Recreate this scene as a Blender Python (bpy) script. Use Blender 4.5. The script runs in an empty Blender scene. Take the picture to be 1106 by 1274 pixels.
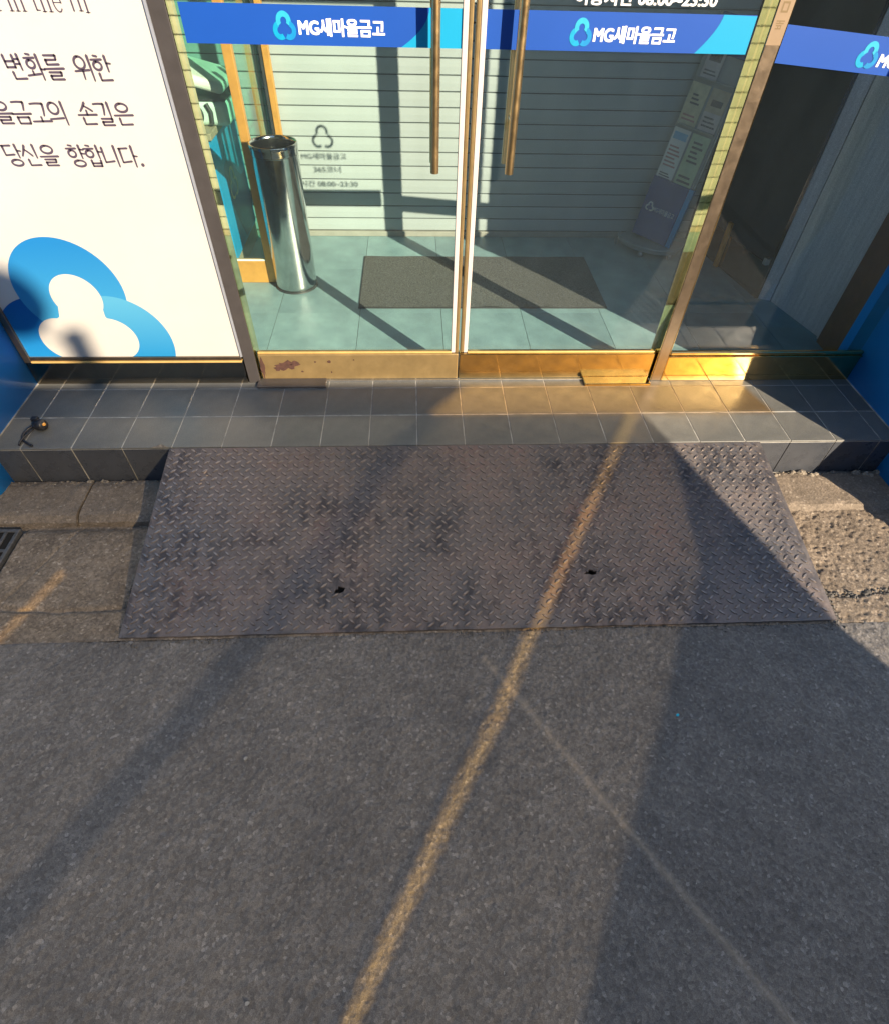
import bpy, bmesh, math, random
import numpy as np
from mathutils import Vector, Matrix

random.seed(7)
rng = np.random.default_rng(11)
scene = bpy.context.scene
COL = scene.collection
R = math.radians

# ------------------------------------------------------------------ camera
# world: X along the shop front, Y into the shop, Z up; front edge of the tiled step is Y=0, its top is Z=0
cam_data = bpy.data.cameras.new('camera')
cam = bpy.data.objects.new('camera', cam_data)
COL.objects.link(cam)
cr, cu, cf = Vector((0.99883, -0.04248, 0.02292)), Vector((0.01604, 0.73989, 0.67254)), Vector((0.04553, 0.67138, -0.73971))
mw = Matrix.Identity(4)
for i in range(3):
    mw[i][0], mw[i][1], mw[i][2] = cr[i], cu[i], -cf[i]
mw[0][3], mw[1][3], mw[2][3] = -0.0501, -1.8148, 1.5806
cam.matrix_world = mw
cam_data.sensor_fit = 'HORIZONTAL'
cam_data.sensor_width = 36.0
cam_data.lens = 714.775 / 1106 * 36.0
cam_data.clip_start = 0.02
cam_data.clip_end = 500
scene.camera = cam

# ------------------------------------------------------------------ sky, sun, exposure
SX, SZ = 0.79, 0.65            # per metre towards the street (-Y) the sun ray goes +SX in X and +SZ up
sun_dir = Vector((SX, -1.0, SZ)).normalized()
SUN_EL = math.asin(sun_dir.z)
world = bpy.data.worlds.new('World')
scene.world = world
world.use_nodes = True
wn = world.node_tree
bg = wn.nodes['Background']
sky = wn.nodes.new('ShaderNodeTexSky')
sky.sky_type = 'NISHITA'
sky.sun_disc = False
sky.sun_elevation = SUN_EL
sky.sun_rotation = math.atan2(sun_dir.x, sun_dir.y)
sky.air_density = 1.0
sky.dust_density = 0.6
sky.ozone_density = 0.6
wn.links.new(sky.outputs[0], bg.inputs[0])
bg.inputs[1].default_value = 0.088
sun_data = bpy.data.lights.new('sun', 'SUN')
sun_data.energy = 5.0
sun_data.angle = R(0.3)
sun_data.color = (1.0, 0.82, 0.60)
sun = bpy.data.objects.new('sun', sun_data)
COL.objects.link(sun)
sun.rotation_euler = (-sun_dir).to_track_quat('-Z', 'Y').to_euler()
sun.location = (6, -8, 8)
vs = scene.view_settings
vs.view_transform = 'Standard'
vs.look = 'None'
vs.gamma = 1.0
vs.exposure = 1.36
vs.use_curve_mapping = False
scene.render.engine = 'CYCLES'
scene.cycles.max_bounces = 14
scene.cycles.transparent_max_bounces = 24
scene.cycles.diffuse_bounces = 5
scene.cycles.glossy_bounces = 6
scene.cycles.caustics_reflective = False
scene.cycles.sample_clamp_indirect = 4.0
scene.cycles.use_denoising = True

# ------------------------------------------------------------------ materials
def new_mat(name):
    m = bpy.data.materials.new(name)
    m.use_nodes = True
    nt = m.node_tree
    return m, nt, nt.nodes['Principled BSDF']

def coords(nt, kind='Object'):
    t = nt.nodes.new('ShaderNodeTexCoord')
    return t.outputs[kind]

def noise(nt, co, scale, detail=4.0, rough=0.6):
    n = nt.nodes.new('ShaderNodeTexNoise')
    n.inputs['Scale'].default_value = scale
    n.inputs['Detail'].default_value = detail
    n.inputs['Roughness'].default_value = rough
    nt.links.new(co, n.inputs['Vector'])
    return n.outputs['Fac']

def ramp(nt, fac, stops):
    r = nt.nodes.new('ShaderNodeValToRGB')
    el = r.color_ramp.elements
    while len(el) < len(stops):
        el.new(0.5)
    for e, (p, c) in zip(el, stops):
        e.position = p
        e.color = c if len(c) == 4 else (*c, 1)
    nt.links.new(fac, r.inputs['Fac'])
    return r.outputs['Color']

def mix(nt, fac, a, b, mode='MIX'):
    n = nt.nodes.new('ShaderNodeMix')
    n.data_type = 'RGBA'
    n.blend_type = mode
    for sock, v in ((n.inputs[0], fac), (n.inputs[6], a), (n.inputs[7], b)):
        if isinstance(v, (int, float)):
            sock.default_value = v
        elif isinstance(v, tuple):
            sock.default_value = v if len(v) == 4 else (*v, 1)
        else:
            nt.links.new(v, sock)
    return n.outputs[2]

def bump(nt, bsdf, height, strength=0.3, dist=0.002):
    b = nt.nodes.new('ShaderNodeBump')
    b.inputs['Strength'].default_value = strength
    b.inputs['Distance'].default_value = dist
    nt.links.new(height, b.inputs['Height'])
    nt.links.new(b.outputs[0], bsdf.inputs['Normal'])

def simple(name, col, rough=0.5, metal=0.0, var=0.12, vscale=9.0, bscale=None, bstr=0.2, spec=0.5, coat=0.0, rvar=0.0):
    m, nt, b = new_mat(name)
    co = coords(nt)
    n = noise(nt, co, vscale)
    lo = tuple(max(0, c * (1 - var)) for c in col)
    hi = tuple(min(1, c * (1 + var)) for c in col)
    nt.links.new(ramp(nt, n, [(0.3, lo), (0.7, hi)]), b.inputs['Base Color'])
    b.inputs['Roughness'].default_value = rough
    b.inputs['Metallic'].default_value = metal
    b.inputs['Specular IOR Level'].default_value = spec
    b.inputs['Coat Weight'].default_value = coat
    if rvar:
        n2 = noise(nt, co, vscale * 2.3)
        nt.links.new(ramp(nt, n2, [(0.3, (max(0.02, rough - rvar),) * 3), (0.7, (rough + rvar,) * 3)]), b.inputs['Roughness'])
    if bscale:
        bump(nt, b, noise(nt, co, bscale, 6.0), bstr)
    return m

def glass_mat(name, tint, refl=1.0, dirt_haze=0.04, haze_col=(0.52, 0.66, 0.76)):
    m = bpy.data.materials.new(name)
    m.use_nodes = True
    nt = m.node_tree
    nt.nodes.clear()
    out = nt.nodes.new('ShaderNodeOutputMaterial')
    tr = nt.nodes.new('ShaderNodeBsdfTransparent')
    tr.inputs[0].default_value = (*tint, 1)
    gl = nt.nodes.new('ShaderNodeBsdfGlossy')
    gl.inputs['Roughness'].default_value = 0.01
    gl.inputs['Color'].default_value = (refl, refl, refl, 1)
    lw = nt.nodes.new('ShaderNodeLayerWeight')      # Schlick reflectance from the facing angle, the same on both faces
    pw = nt.nodes.new('ShaderNodeMath'); pw.operation = 'POWER'; pw.inputs[1].default_value = 5.0
    nt.links.new(lw.outputs['Facing'], pw.inputs[0])
    fr = nt.nodes.new('ShaderNodeMath'); fr.operation = 'MULTIPLY_ADD'; fr.inputs[1].default_value = 0.96; fr.inputs[2].default_value = 0.04
    nt.links.new(pw.outputs[0], fr.inputs[0])
    mx = nt.nodes.new('ShaderNodeMixShader')
    nt.links.new(fr.outputs[0], mx.inputs[0])
    nt.links.new(tr.outputs[0], mx.inputs[1])
    nt.links.new(gl.outputs[0], mx.inputs[2])
    df = nt.nodes.new('ShaderNodeBsdfDiffuse')
    df.inputs[0].default_value = (*haze_col, 1)
    co = coords(nt)
    mp = nt.nodes.new('ShaderNodeMapping')
    mp.inputs['Scale'].default_value = (9, 9, 3.0)
    mp.inputs['Rotation'].default_value = (0, R(24), 0)
    nt.links.new(co, mp.inputs['Vector'])
    d = ramp(nt, noise(nt, mp.outputs[0], 1.0, 8, 0.72), [(0.35, (dirt_haze * 0.75,) * 3), (0.72, (dirt_haze * 1.2,) * 3), (0.80, (dirt_haze * 2.2,) * 3)])  # scuffs plus a bluish haze painted in to lift the shaded lobby
    m2 = nt.nodes.new('ShaderNodeMixShader')
    nt.links.new(d, m2.inputs[0])
    nt.links.new(mx.outputs[0], m2.inputs[1])
    nt.links.new(df.outputs[0], m2.inputs[2])
    nt.links.new(m2.outputs[0], out.inputs[0])
    return m

def gobo_tinted_panel(name, tint):
    m = bpy.data.materials.new(name)
    m.use_nodes = True
    nt = m.node_tree
    nt.nodes.clear()
    out = nt.nodes.new('ShaderNodeOutputMaterial')
    tr = nt.nodes.new('ShaderNodeBsdfTransparent')
    tr.inputs[0].default_value = (*[t ** 0.5 for t in tint], 1)
    gl = nt.nodes.new('ShaderNodeBsdfGlossy')
    gl.inputs['Roughness'].default_value = 0.3
    gl.inputs['Color'].default_value = (0.3, 0.3, 0.3, 1)
    mx = nt.nodes.new('ShaderNodeMixShader')
    mx.inputs[0].default_value = 0.03
    nt.links.new(tr.outputs[0], mx.inputs[1])
    nt.links.new(gl.outputs[0], mx.inputs[2])
    nt.links.new(mx.outputs[0], out.inputs[0])
    return m

M = {}

def asphalt_mat(name, lo, hi, speck, patch, extra=None):
    m, nt, b = new_mat(name)
    co = coords(nt)
    v = nt.nodes.new('ShaderNodeTexVoronoi')
    v.inputs['Scale'].default_value = 128
    nt.links.new(co, v.inputs['Vector'])
    sep = nt.nodes.new('ShaderNodeSeparateColor')
    nt.links.new(v.outputs['Color'], sep.inputs[0])
    stones = ramp(nt, sep.outputs[0], [(0.0, lo), (0.55, tuple((a + c) / 2 for a, c in zip(lo, hi))), (0.96, hi), (0.993, speck)])
    fine = noise(nt, co, 420, 3)
    stones = mix(nt, 0.55, stones, ramp(nt, fine, [(0.33, (0.42,) * 3), (0.67, (1.55,) * 3)]), 'MULTIPLY')
    big = noise(nt, co, 3.2, 5)
    stones = mix(nt, 0.8, stones, ramp(nt, big, [(0.3, (0.74, 0.74, 0.76)), (0.72, (1.20, 1.17, 1.14))]), 'MULTIPLY')
    mid = noise(nt, co, 17, 4)
    stones = mix(nt, patch, stones, ramp(nt, mid, [(0.38, (0.55, 0.54, 0.53)), (0.6, (1.1, 1.1, 1.1))]), 'MULTIPLY')
    if extra:
        stones = extra(nt, co, stones)
    nt.links.new(stones, b.inputs['Base Color'])
    b.inputs['Roughness'].default_value = 0.82
    b.inputs['Specular IOR Level'].default_value = 0.35
    h = mix(nt, 0.5, noise(nt, co, 260, 5), v.outputs['Distance'])
    bump(nt, b, h, 0.7, 0.003)
    return m

def light_streak(nt, co, base):
    # a pale streak of sunlight painted into the road colour, broken up by noise
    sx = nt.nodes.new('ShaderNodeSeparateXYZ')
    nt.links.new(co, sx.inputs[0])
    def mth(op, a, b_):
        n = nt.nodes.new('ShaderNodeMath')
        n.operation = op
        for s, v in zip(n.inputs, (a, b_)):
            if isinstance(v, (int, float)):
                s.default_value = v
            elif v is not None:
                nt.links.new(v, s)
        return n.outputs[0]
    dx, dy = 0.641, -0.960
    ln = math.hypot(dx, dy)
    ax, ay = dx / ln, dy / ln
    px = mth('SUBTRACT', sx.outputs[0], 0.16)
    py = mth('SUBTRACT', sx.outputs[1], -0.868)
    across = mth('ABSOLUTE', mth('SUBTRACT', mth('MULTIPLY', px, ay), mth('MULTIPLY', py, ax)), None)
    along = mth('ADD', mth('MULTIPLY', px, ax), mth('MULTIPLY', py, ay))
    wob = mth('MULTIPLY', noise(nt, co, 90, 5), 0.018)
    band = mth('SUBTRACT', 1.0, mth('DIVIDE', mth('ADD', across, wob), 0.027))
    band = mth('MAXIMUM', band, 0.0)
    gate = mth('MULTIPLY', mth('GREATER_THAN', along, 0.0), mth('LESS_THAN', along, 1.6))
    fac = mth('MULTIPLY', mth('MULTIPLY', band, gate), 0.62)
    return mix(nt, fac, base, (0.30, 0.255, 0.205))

M['asphalt'] = asphalt_mat('asphalt', (0.098, 0.093, 0.090), (0.156, 0.149, 0.144), (0.215, 0.207, 0.20), 0.25, light_streak)
M['concrete'] = asphalt_mat('gutter_concrete', (0.135, 0.108, 0.082), (0.245, 0.200, 0.152), (0.34, 0.29, 0.23), 0.5)
M['kerb'] = asphalt_mat('kerb_concrete', (0.145, 0.120, 0.094), (0.215, 0.178, 0.140), (0.3, 0.26, 0.21), 0.35)
M['mortar'] = asphalt_mat('rough_mortar', (0.15, 0.13, 0.11), (0.28, 0.25, 0.20), (0.4, 0.36, 0.30), 0.55)
M['patch'] = asphalt_mat('asphalt_patch', (0.09, 0.085, 0.078), (0.19, 0.178, 0.16), (0.5, 0.48, 0.45), 0.3)

def tile_mat(name, col, rough, speck=0.25, sscale=300, spec=0.5, dusty=False):
    m, nt, b = new_mat(name)
    co = coords(nt)
    oi = nt.nodes.new('ShaderNodeObjectInfo')
    f = ramp(nt, noise(nt, co, sscale, 2), [(0.35, tuple(c * (1 - speck) for c in col)), (0.65, tuple(c * (1 + speck) for c in col))])
    f = mix(nt, 0.8, f, ramp(nt, noise(nt, co, 7, 6, 0.65), [(0.28, (0.68, 0.69, 0.70)), (0.74, (1.35, 1.32, 1.26))]), 'MULTIPLY')
    f = mix(nt, 1.0, f, ramp(nt, oi.outputs['Random'], [(0.0, (0.9, 0.9, 0.91)), (1.0, (1.1, 1.09, 1.08))]), 'MULTIPLY')
    dust = ramp(nt, noise(nt, co, 2.6, 7, 0.72), [(0.42, (0, 0, 0)), (0.70, (0.6,) * 3)])
    f = mix(nt, dust, f, (0.22, 0.21, 0.19)) if dusty else f
    nt.links.new(f, b.inputs['Base Color'])
    nt.links.new(ramp(nt, noise(nt, co, 14, 5), [(0.3, (rough - 0.1,) * 3), (0.7, (rough + 0.12,) * 3)]), b.inputs['Roughness'])
    b.inputs['Specular IOR Level'].default_value = spec
    bump(nt, b, noise(nt, co, 500, 3), 0.15, 0.001)
    return m

M['step_tile'] = tile_mat('dark_step_tile', (0.132, 0.136, 0.130), 0.40, dusty=True)
M['riser_tile'] = tile_mat('dark_riser_tile', (0.054, 0.060, 0.073), 0.30)
M['grout'] = simple('grout', (0.36, 0.345, 0.31), 0.9, var=0.5, vscale=14, bscale=300)
M['floor_tile'] = tile_mat('speckled_floor_tile', (0.20, 0.32, 0.345), 0.4, 0.22, 260, 0.4)
M['floor_joint'] = simple('floor_joint', (0.08, 0.085, 0.08), 0.9)
M['slat'] = simple('wall_slat_paint', (0.37, 0.425, 0.43), 0.5, var=0.05, vscale=4)
M['slat_gap'] = simple('dark_gap', (0.07, 0.08, 0.08), 0.9)
M['plaster'] = simple('plaster', (0.66, 0.68, 0.68), 0.9, var=0.1)
M['terrace'] = simple('grey_render', (0.32, 0.31, 0.30), 0.9)
M['dark_wall'] = simple('dark_wall', (0.05, 0.055, 0.055), 0.7)
M['baseboard'] = simple('baseboard', (0.30, 0.30, 0.26), 0.6)

def gold_mat(name, col, rough, smear=0.06, worn=None, wl=0.56, metal=1.0):
    m, nt, b = new_mat(name)
    co = coords(nt)
    c = ramp(nt, noise(nt, co, 11, 6, 0.7), [(0.3, tuple(x * 0.82 for x in col)), (0.7, tuple(min(1, x * 1.08) for x in col))])
    b.inputs['Metallic'].default_value = metal
    rf = ramp(nt, noise(nt, co, 26, 6, 0.7), [(0.3, (max(0.02, rough - smear),) * 3), (0.72, (rough + smear * 1.5,) * 3)])
    if worn:
        w = ramp(nt, noise(nt, co, 9, 7, 0.6), [(wl, (0, 0, 0)), (wl + 0.03, (1, 1, 1))])
        c = mix(nt, w, c, worn)
        rf = mix(nt, w, rf, (0.75,) * 3)
    nt.links.new(c, b.inputs['Base Color'])
    nt.links.new(rf, b.inputs['Roughness'])
    bump(nt, b, noise(nt, co, 60, 3), 0.03, 0.001)
    return m

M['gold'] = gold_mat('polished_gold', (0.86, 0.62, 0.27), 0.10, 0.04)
M['gold_mirror'] = gold_mat('mirror_gold', (0.90, 0.74, 0.34), 0.035, 0.015)
M['jamb_brown'] = gold_mat('brown_bronze_jamb', (0.34, 0.22, 0.11), 0.4, 0.08, None, 0.6, 0.4)
M['gold_dull'] = gold_mat('dull_gold', (0.46, 0.36, 0.24), 0.22, 0.08)
M['gold_satin'] = gold_mat('fingermarked_bronze', (0.36, 0.28, 0.20), 0.36, 0.05)
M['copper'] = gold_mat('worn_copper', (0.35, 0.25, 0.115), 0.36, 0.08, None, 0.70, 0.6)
M['gold_frame'] = gold_mat('orange_gold_frame', (0.80, 0.40, 0.09), 0.42, 0.08, None, 0.6, 0.5)
M['bronze_dark'] = gold_mat('dark_bronze', (0.34, 0.29, 0.22), 0.12, 0.05)
M['gold_bead'] = gold_mat('gold_highlight_strip', (0.72, 0.48, 0.17), 0.38, 0.06, None, 0.6, 0.45)
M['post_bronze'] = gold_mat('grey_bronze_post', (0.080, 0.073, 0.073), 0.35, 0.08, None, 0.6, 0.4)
M['rust'] = simple('rust_stain', (0.055, 0.024, 0.018), 0.9, var=0.4, vscale=60, bscale=200)
M['brass'] = gold_mat('door_pull_brass', (0.66, 0.46, 0.22), 0.33, 0.06)
M['steel'] = gold_mat('stainless_steel', (0.62, 0.62, 0.60), 0.13, 0.04)
M['alu'] = simple('aluminium', (0.55, 0.56, 0.58), 0.35, 1.0, var=0.15, vscale=30)
M['silver_edge'] = simple('silver_edge_strip', (0.50, 0.53, 0.60), 0.35, 0.6)
M['white_strip'] = simple('white_brush_strip', (0.52, 0.46, 0.44), 0.6, var=0.05)
M['black_gap'] = simple('black_rubber', (0.015, 0.015, 0.016), 0.7)
M['glass'] = glass_mat('door_glass', (0.94, 0.985, 0.97), 0.9, 0.008)
M['glass_scuffed'] = glass_mat('scuffed_door_glass', (0.94, 0.985, 0.975), 0.9, 0.0135)
M['glass_dark'] = glass_mat('side_window_glass', (0.92, 0.94, 0.94), 0.6, 0.005)
M['glass_green'] = glass_mat('green_partition_glass', (0.55, 0.86, 0.76), 1.0, 0.02)
M['poster'] = simple('white_vinyl_poster', (0.45, 0.435, 0.41), 0.45, var=0.04, vscale=2, spec=0.4)
M['poster_ink'] = simple('grey_violet_ink', (0.055, 0.04, 0.065), 0.6, var=0.05)

def grad_mat(name, a, b_, axis='Z', lo=0.0, hi=1.0, rough=0.4):
    m, nt, b = new_mat(name)
    co = coords(nt)
    s = nt.nodes.new('ShaderNodeSeparateXYZ')
    nt.links.new(co, s.inputs[0])
    mr = nt.nodes.new('ShaderNodeMapRange')
    mr.inputs['From Min'].default_value = lo
    mr.inputs['From Max'].default_value = hi
    nt.links.new(s.outputs[axis], mr.inputs['Value'])
    nt.links.new(ramp(nt, mr.outputs[0], [(0, a), (1, b_)]), b.inputs['Base Color'])
    b.inputs['Roughness'].default_value = rough
    return m

M['band_blue'] = simple('blue_vinyl', (0.004, 0.058, 0.32), 0.45, var=0.05, vscale=3)
M['band_cyan'] = simple('cyan_vinyl', (0.0, 0.25, 0.46), 0.45, var=0.03, vscale=3)
M['cyan_a'] = simple('light_cyan_vinyl', (0.02, 0.33, 0.50), 0.45, var=0.12, vscale=30)
M['cyan_b'] = simple('cyan_blue_vinyl', (0.003, 0.19, 0.44), 0.45, var=0.12, vscale=30)
M['cyan_c'] = simple('turquoise_vinyl', (0.0, 0.26, 0.46), 0.45, var=0.12, vscale=30)
M['white_print'] = simple('white_lettering', (0.85, 0.85, 0.85), 0.5, var=0.02)
M['blue_paint'] = simple('blue_pilaster_paint', (0.006, 0.33, 1.0), 0.38, var=0.06, vscale=5, bscale=200, bstr=0.05, coat=0.2)
M['counter_blue'] = simple('counter_blue', (0.0, 0.33, 0.66), 0.35, var=0.05)
M['counter_navy'] = simple('counter_navy_wave', (0.012, 0.15, 0.36), 0.35, var=0.15, vscale=8)
M['counter_tan'] = simple('tan_worktop', (0.34, 0.29, 0.2), 0.5)
M['pale_gold_print'] = simple('pale_gold_print', (0.55, 0.52, 0.35), 0.5)
M['mint'] = simple('mint_plastic', (0.62, 0.78, 0.70), 0.4)
M['pale_plastic'] = simple('pale_plastic', (0.82, 0.84, 0.76), 0.4)
M['dark_plastic'] = simple('dark_plastic', (0.03, 0.035, 0.035), 0.45)
M['mat'] = simple('doormat_pile', (0.082, 0.084, 0.080), 0.95, var=0.8, vscale=170, bscale=420, bstr=1.0)
M['mat_edge'] = simple('doormat_edge', (0.04, 0.04, 0.04), 0.8)
def stone_mat():
    m, nt, b = new_mat('grey_streaked_stone')
    co = coords(nt)
    mp = nt.nodes.new('ShaderNodeMapping')
    mp.inputs['Scale'].default_value = (55, 55, 3.5)
    nt.links.new(co, mp.inputs['Vector'])
    c = ramp(nt, noise(nt, mp.outputs[0], 1.0, 7, 0.7), [(0.3, (0.56, 0.56, 0.57)), (0.7, (0.80, 0.785, 0.775))])
    c = mix(nt, 0.5, c, ramp(nt, noise(nt, co, 220, 3), [(0.35, (0.6,) * 3), (0.65, (1.3,) * 3)]), 'MULTIPLY')
    nt.links.new(c, b.inputs['Base Color'])
    b.inputs['Roughness'].default_value = 0.45
    return m
M['granite'] = stone_mat()
M['granite_line'] = simple('stone_joint', (0.05, 0.05, 0.05), 0.8)
M['stand_blue'] = simple('stand_navy', (0.012, 0.045, 0.20), 0.4, var=0.1)
M['stand_edge'] = simple('stand_bright_blue', (0.0, 0.22, 0.5), 0.4)
M['stand_body'] = simple('stand_grey_acrylic', (0.22, 0.26, 0.28), 0.35)
M['paper_white'] = simple('white_leaflet', (0.62, 0.63, 0.62), 0.6, var=0.05)
M['paper_cream'] = simple('cream_leaflet', (0.52, 0.48, 0.33), 0.6, var=0.2, vscale=30)
M['paper_green'] = simple('pale_green_leaflet', (0.42, 0.52, 0.36), 0.6, var=0.15, vscale=30)
M['paper_pink'] = simple('grey_pink_leaflet', (0.48, 0.44, 0.45), 0.6, var=0.15, vscale=30)
M['paper_tan'] = simple('tan_leaflet', (0.42, 0.36, 0.27), 0.6, var=0.15, vscale=30)
M['ink_dark'] = simple('dark_print', (0.05, 0.06, 0.08), 0.6)
M['ink_red'] = simple('faded_red_print', (0.35, 0.18, 0.18), 0.6)
M['ink_blue'] = simple('sky_blue_print', (0.12, 0.35, 0.55), 0.6)
M['black_rubber'] = simple('black_cable_rubber', (0.02, 0.02, 0.024), 0.4)
M['amber'] = simple('amber_lens', (0.9, 0.42, 0.08), 0.15)
M['cyan_scrap'] = simple('cyan_scrap_plastic', (0.0, 0.42, 0.6), 0.5)
M['grate'] = simple('cast_iron', (0.10, 0.10, 0.105), 0.55, 0.4, var=0.3, vscale=60, bscale=200)
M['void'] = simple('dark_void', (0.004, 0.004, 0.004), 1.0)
M['gobo_dark'] = simple('gobo_dark_panel', (0.10, 0.105, 0.11), 0.7)  # opaque cells of the added sun-shaping screen
M['clear12'] = gobo_tinted_panel('gobo_smoked_panel', (0.185, 0.17, 0.135))
M['gobo_amber_panel'] = gobo_tinted_panel('gobo_amber_panel', (0.99, 0.62, 0.17))
M['amber_soft'] = gobo_tinted_panel('gobo_pale_amber_panel', (1.0, 0.76, 0.34))
M['smoke_mid'] = gobo_tinted_panel('gobo_dark_smoked_panel', (0.045, 0.042, 0.034))
M['tape'] = simple('tan_tape', (0.24, 0.17, 0.105), 0.5)
M['tape_ink'] = simple('brown_tape_letters', (0.16, 0.11, 0.05), 0.5)

def plate_mat():
    m, nt, b = new_mat('rusty_checker_plate')
    co = coords(nt)
    base = ramp(nt, noise(nt, co, 4.5, 7, 0.65), [(0.30, (0.072, 0.075, 0.086)), (0.46, (0.128, 0.116, 0.116)), (0.60, (0.160, 0.130, 0.122)), (0.75, (0.185, 0.122, 0.108))])
    mp = nt.nodes.new('ShaderNodeMapping')
    mp.inputs['Scale'].default_value = (26, 15, 15)
    nt.links.new(co, mp.inputs['Vector'])
    streak = ramp(nt, noise(nt, mp.outputs[0], 1.0, 6, 0.7), [(0.40, (0.34, 0.36, 0.42)), (0.57, (1, 1, 1))])
    mp2 = nt.nodes.new('ShaderNodeMapping'); mp2.inputs['Location'].default_value = (3.1, 1.7, 0.4)
    nt.links.new(co, mp2.inputs['Vector'])
    gate = ramp(nt, noise(nt, mp2.outputs[0], 2.7, 4), [(0.44, (0, 0, 0)), (0.55, (1, 1, 1))])
    base = mix(nt, gate, base, mix(nt, 1.0, base, streak, 'MULTIPLY'))
    base = mix(nt, 0.5, base, ramp(nt, noise(nt, co, 190, 4), [(0.3, (0.6, 0.6, 0.6)), (0.7, (1.35, 1.33, 1.3))]), 'MULTIPLY')
    nt.links.new(base, b.inputs['Base Color'])
    b.inputs['Metallic'].default_value = 0.35
    nt.links.new(ramp(nt, noise(nt, co, 12, 6), [(0.3, (0.45,) * 3), (0.7, (0.68,) * 3)]), b.inputs['Roughness'])
    bump(nt, b, noise(nt, co, 320, 5), 0.35, 0.0015)
    return m
M['plate'] = plate_mat()
M['tread'] = simple('worn_tread', (0.25, 0.215, 0.20), 0.36, 0.75, var=0.35, vscale=40, bscale=300, bstr=0.2)
M['plate_edge'] = simple('plate_cut_edge', (0.20, 0.15, 0.13), 0.6, 0.3, var=0.3, vscale=30)
M['scrape'] = simple('bare_scrape', (0.38, 0.27, 0.19), 0.6)
M['stone_bits'] = simple('pale_stone_chips', (0.20, 0.195, 0.185), 0.8, var=0.4, vscale=20)
M['stone_dark'] = simple('dark_gravel', (0.09, 0.085, 0.08), 0.9, var=0.4, vscale=60)

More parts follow.
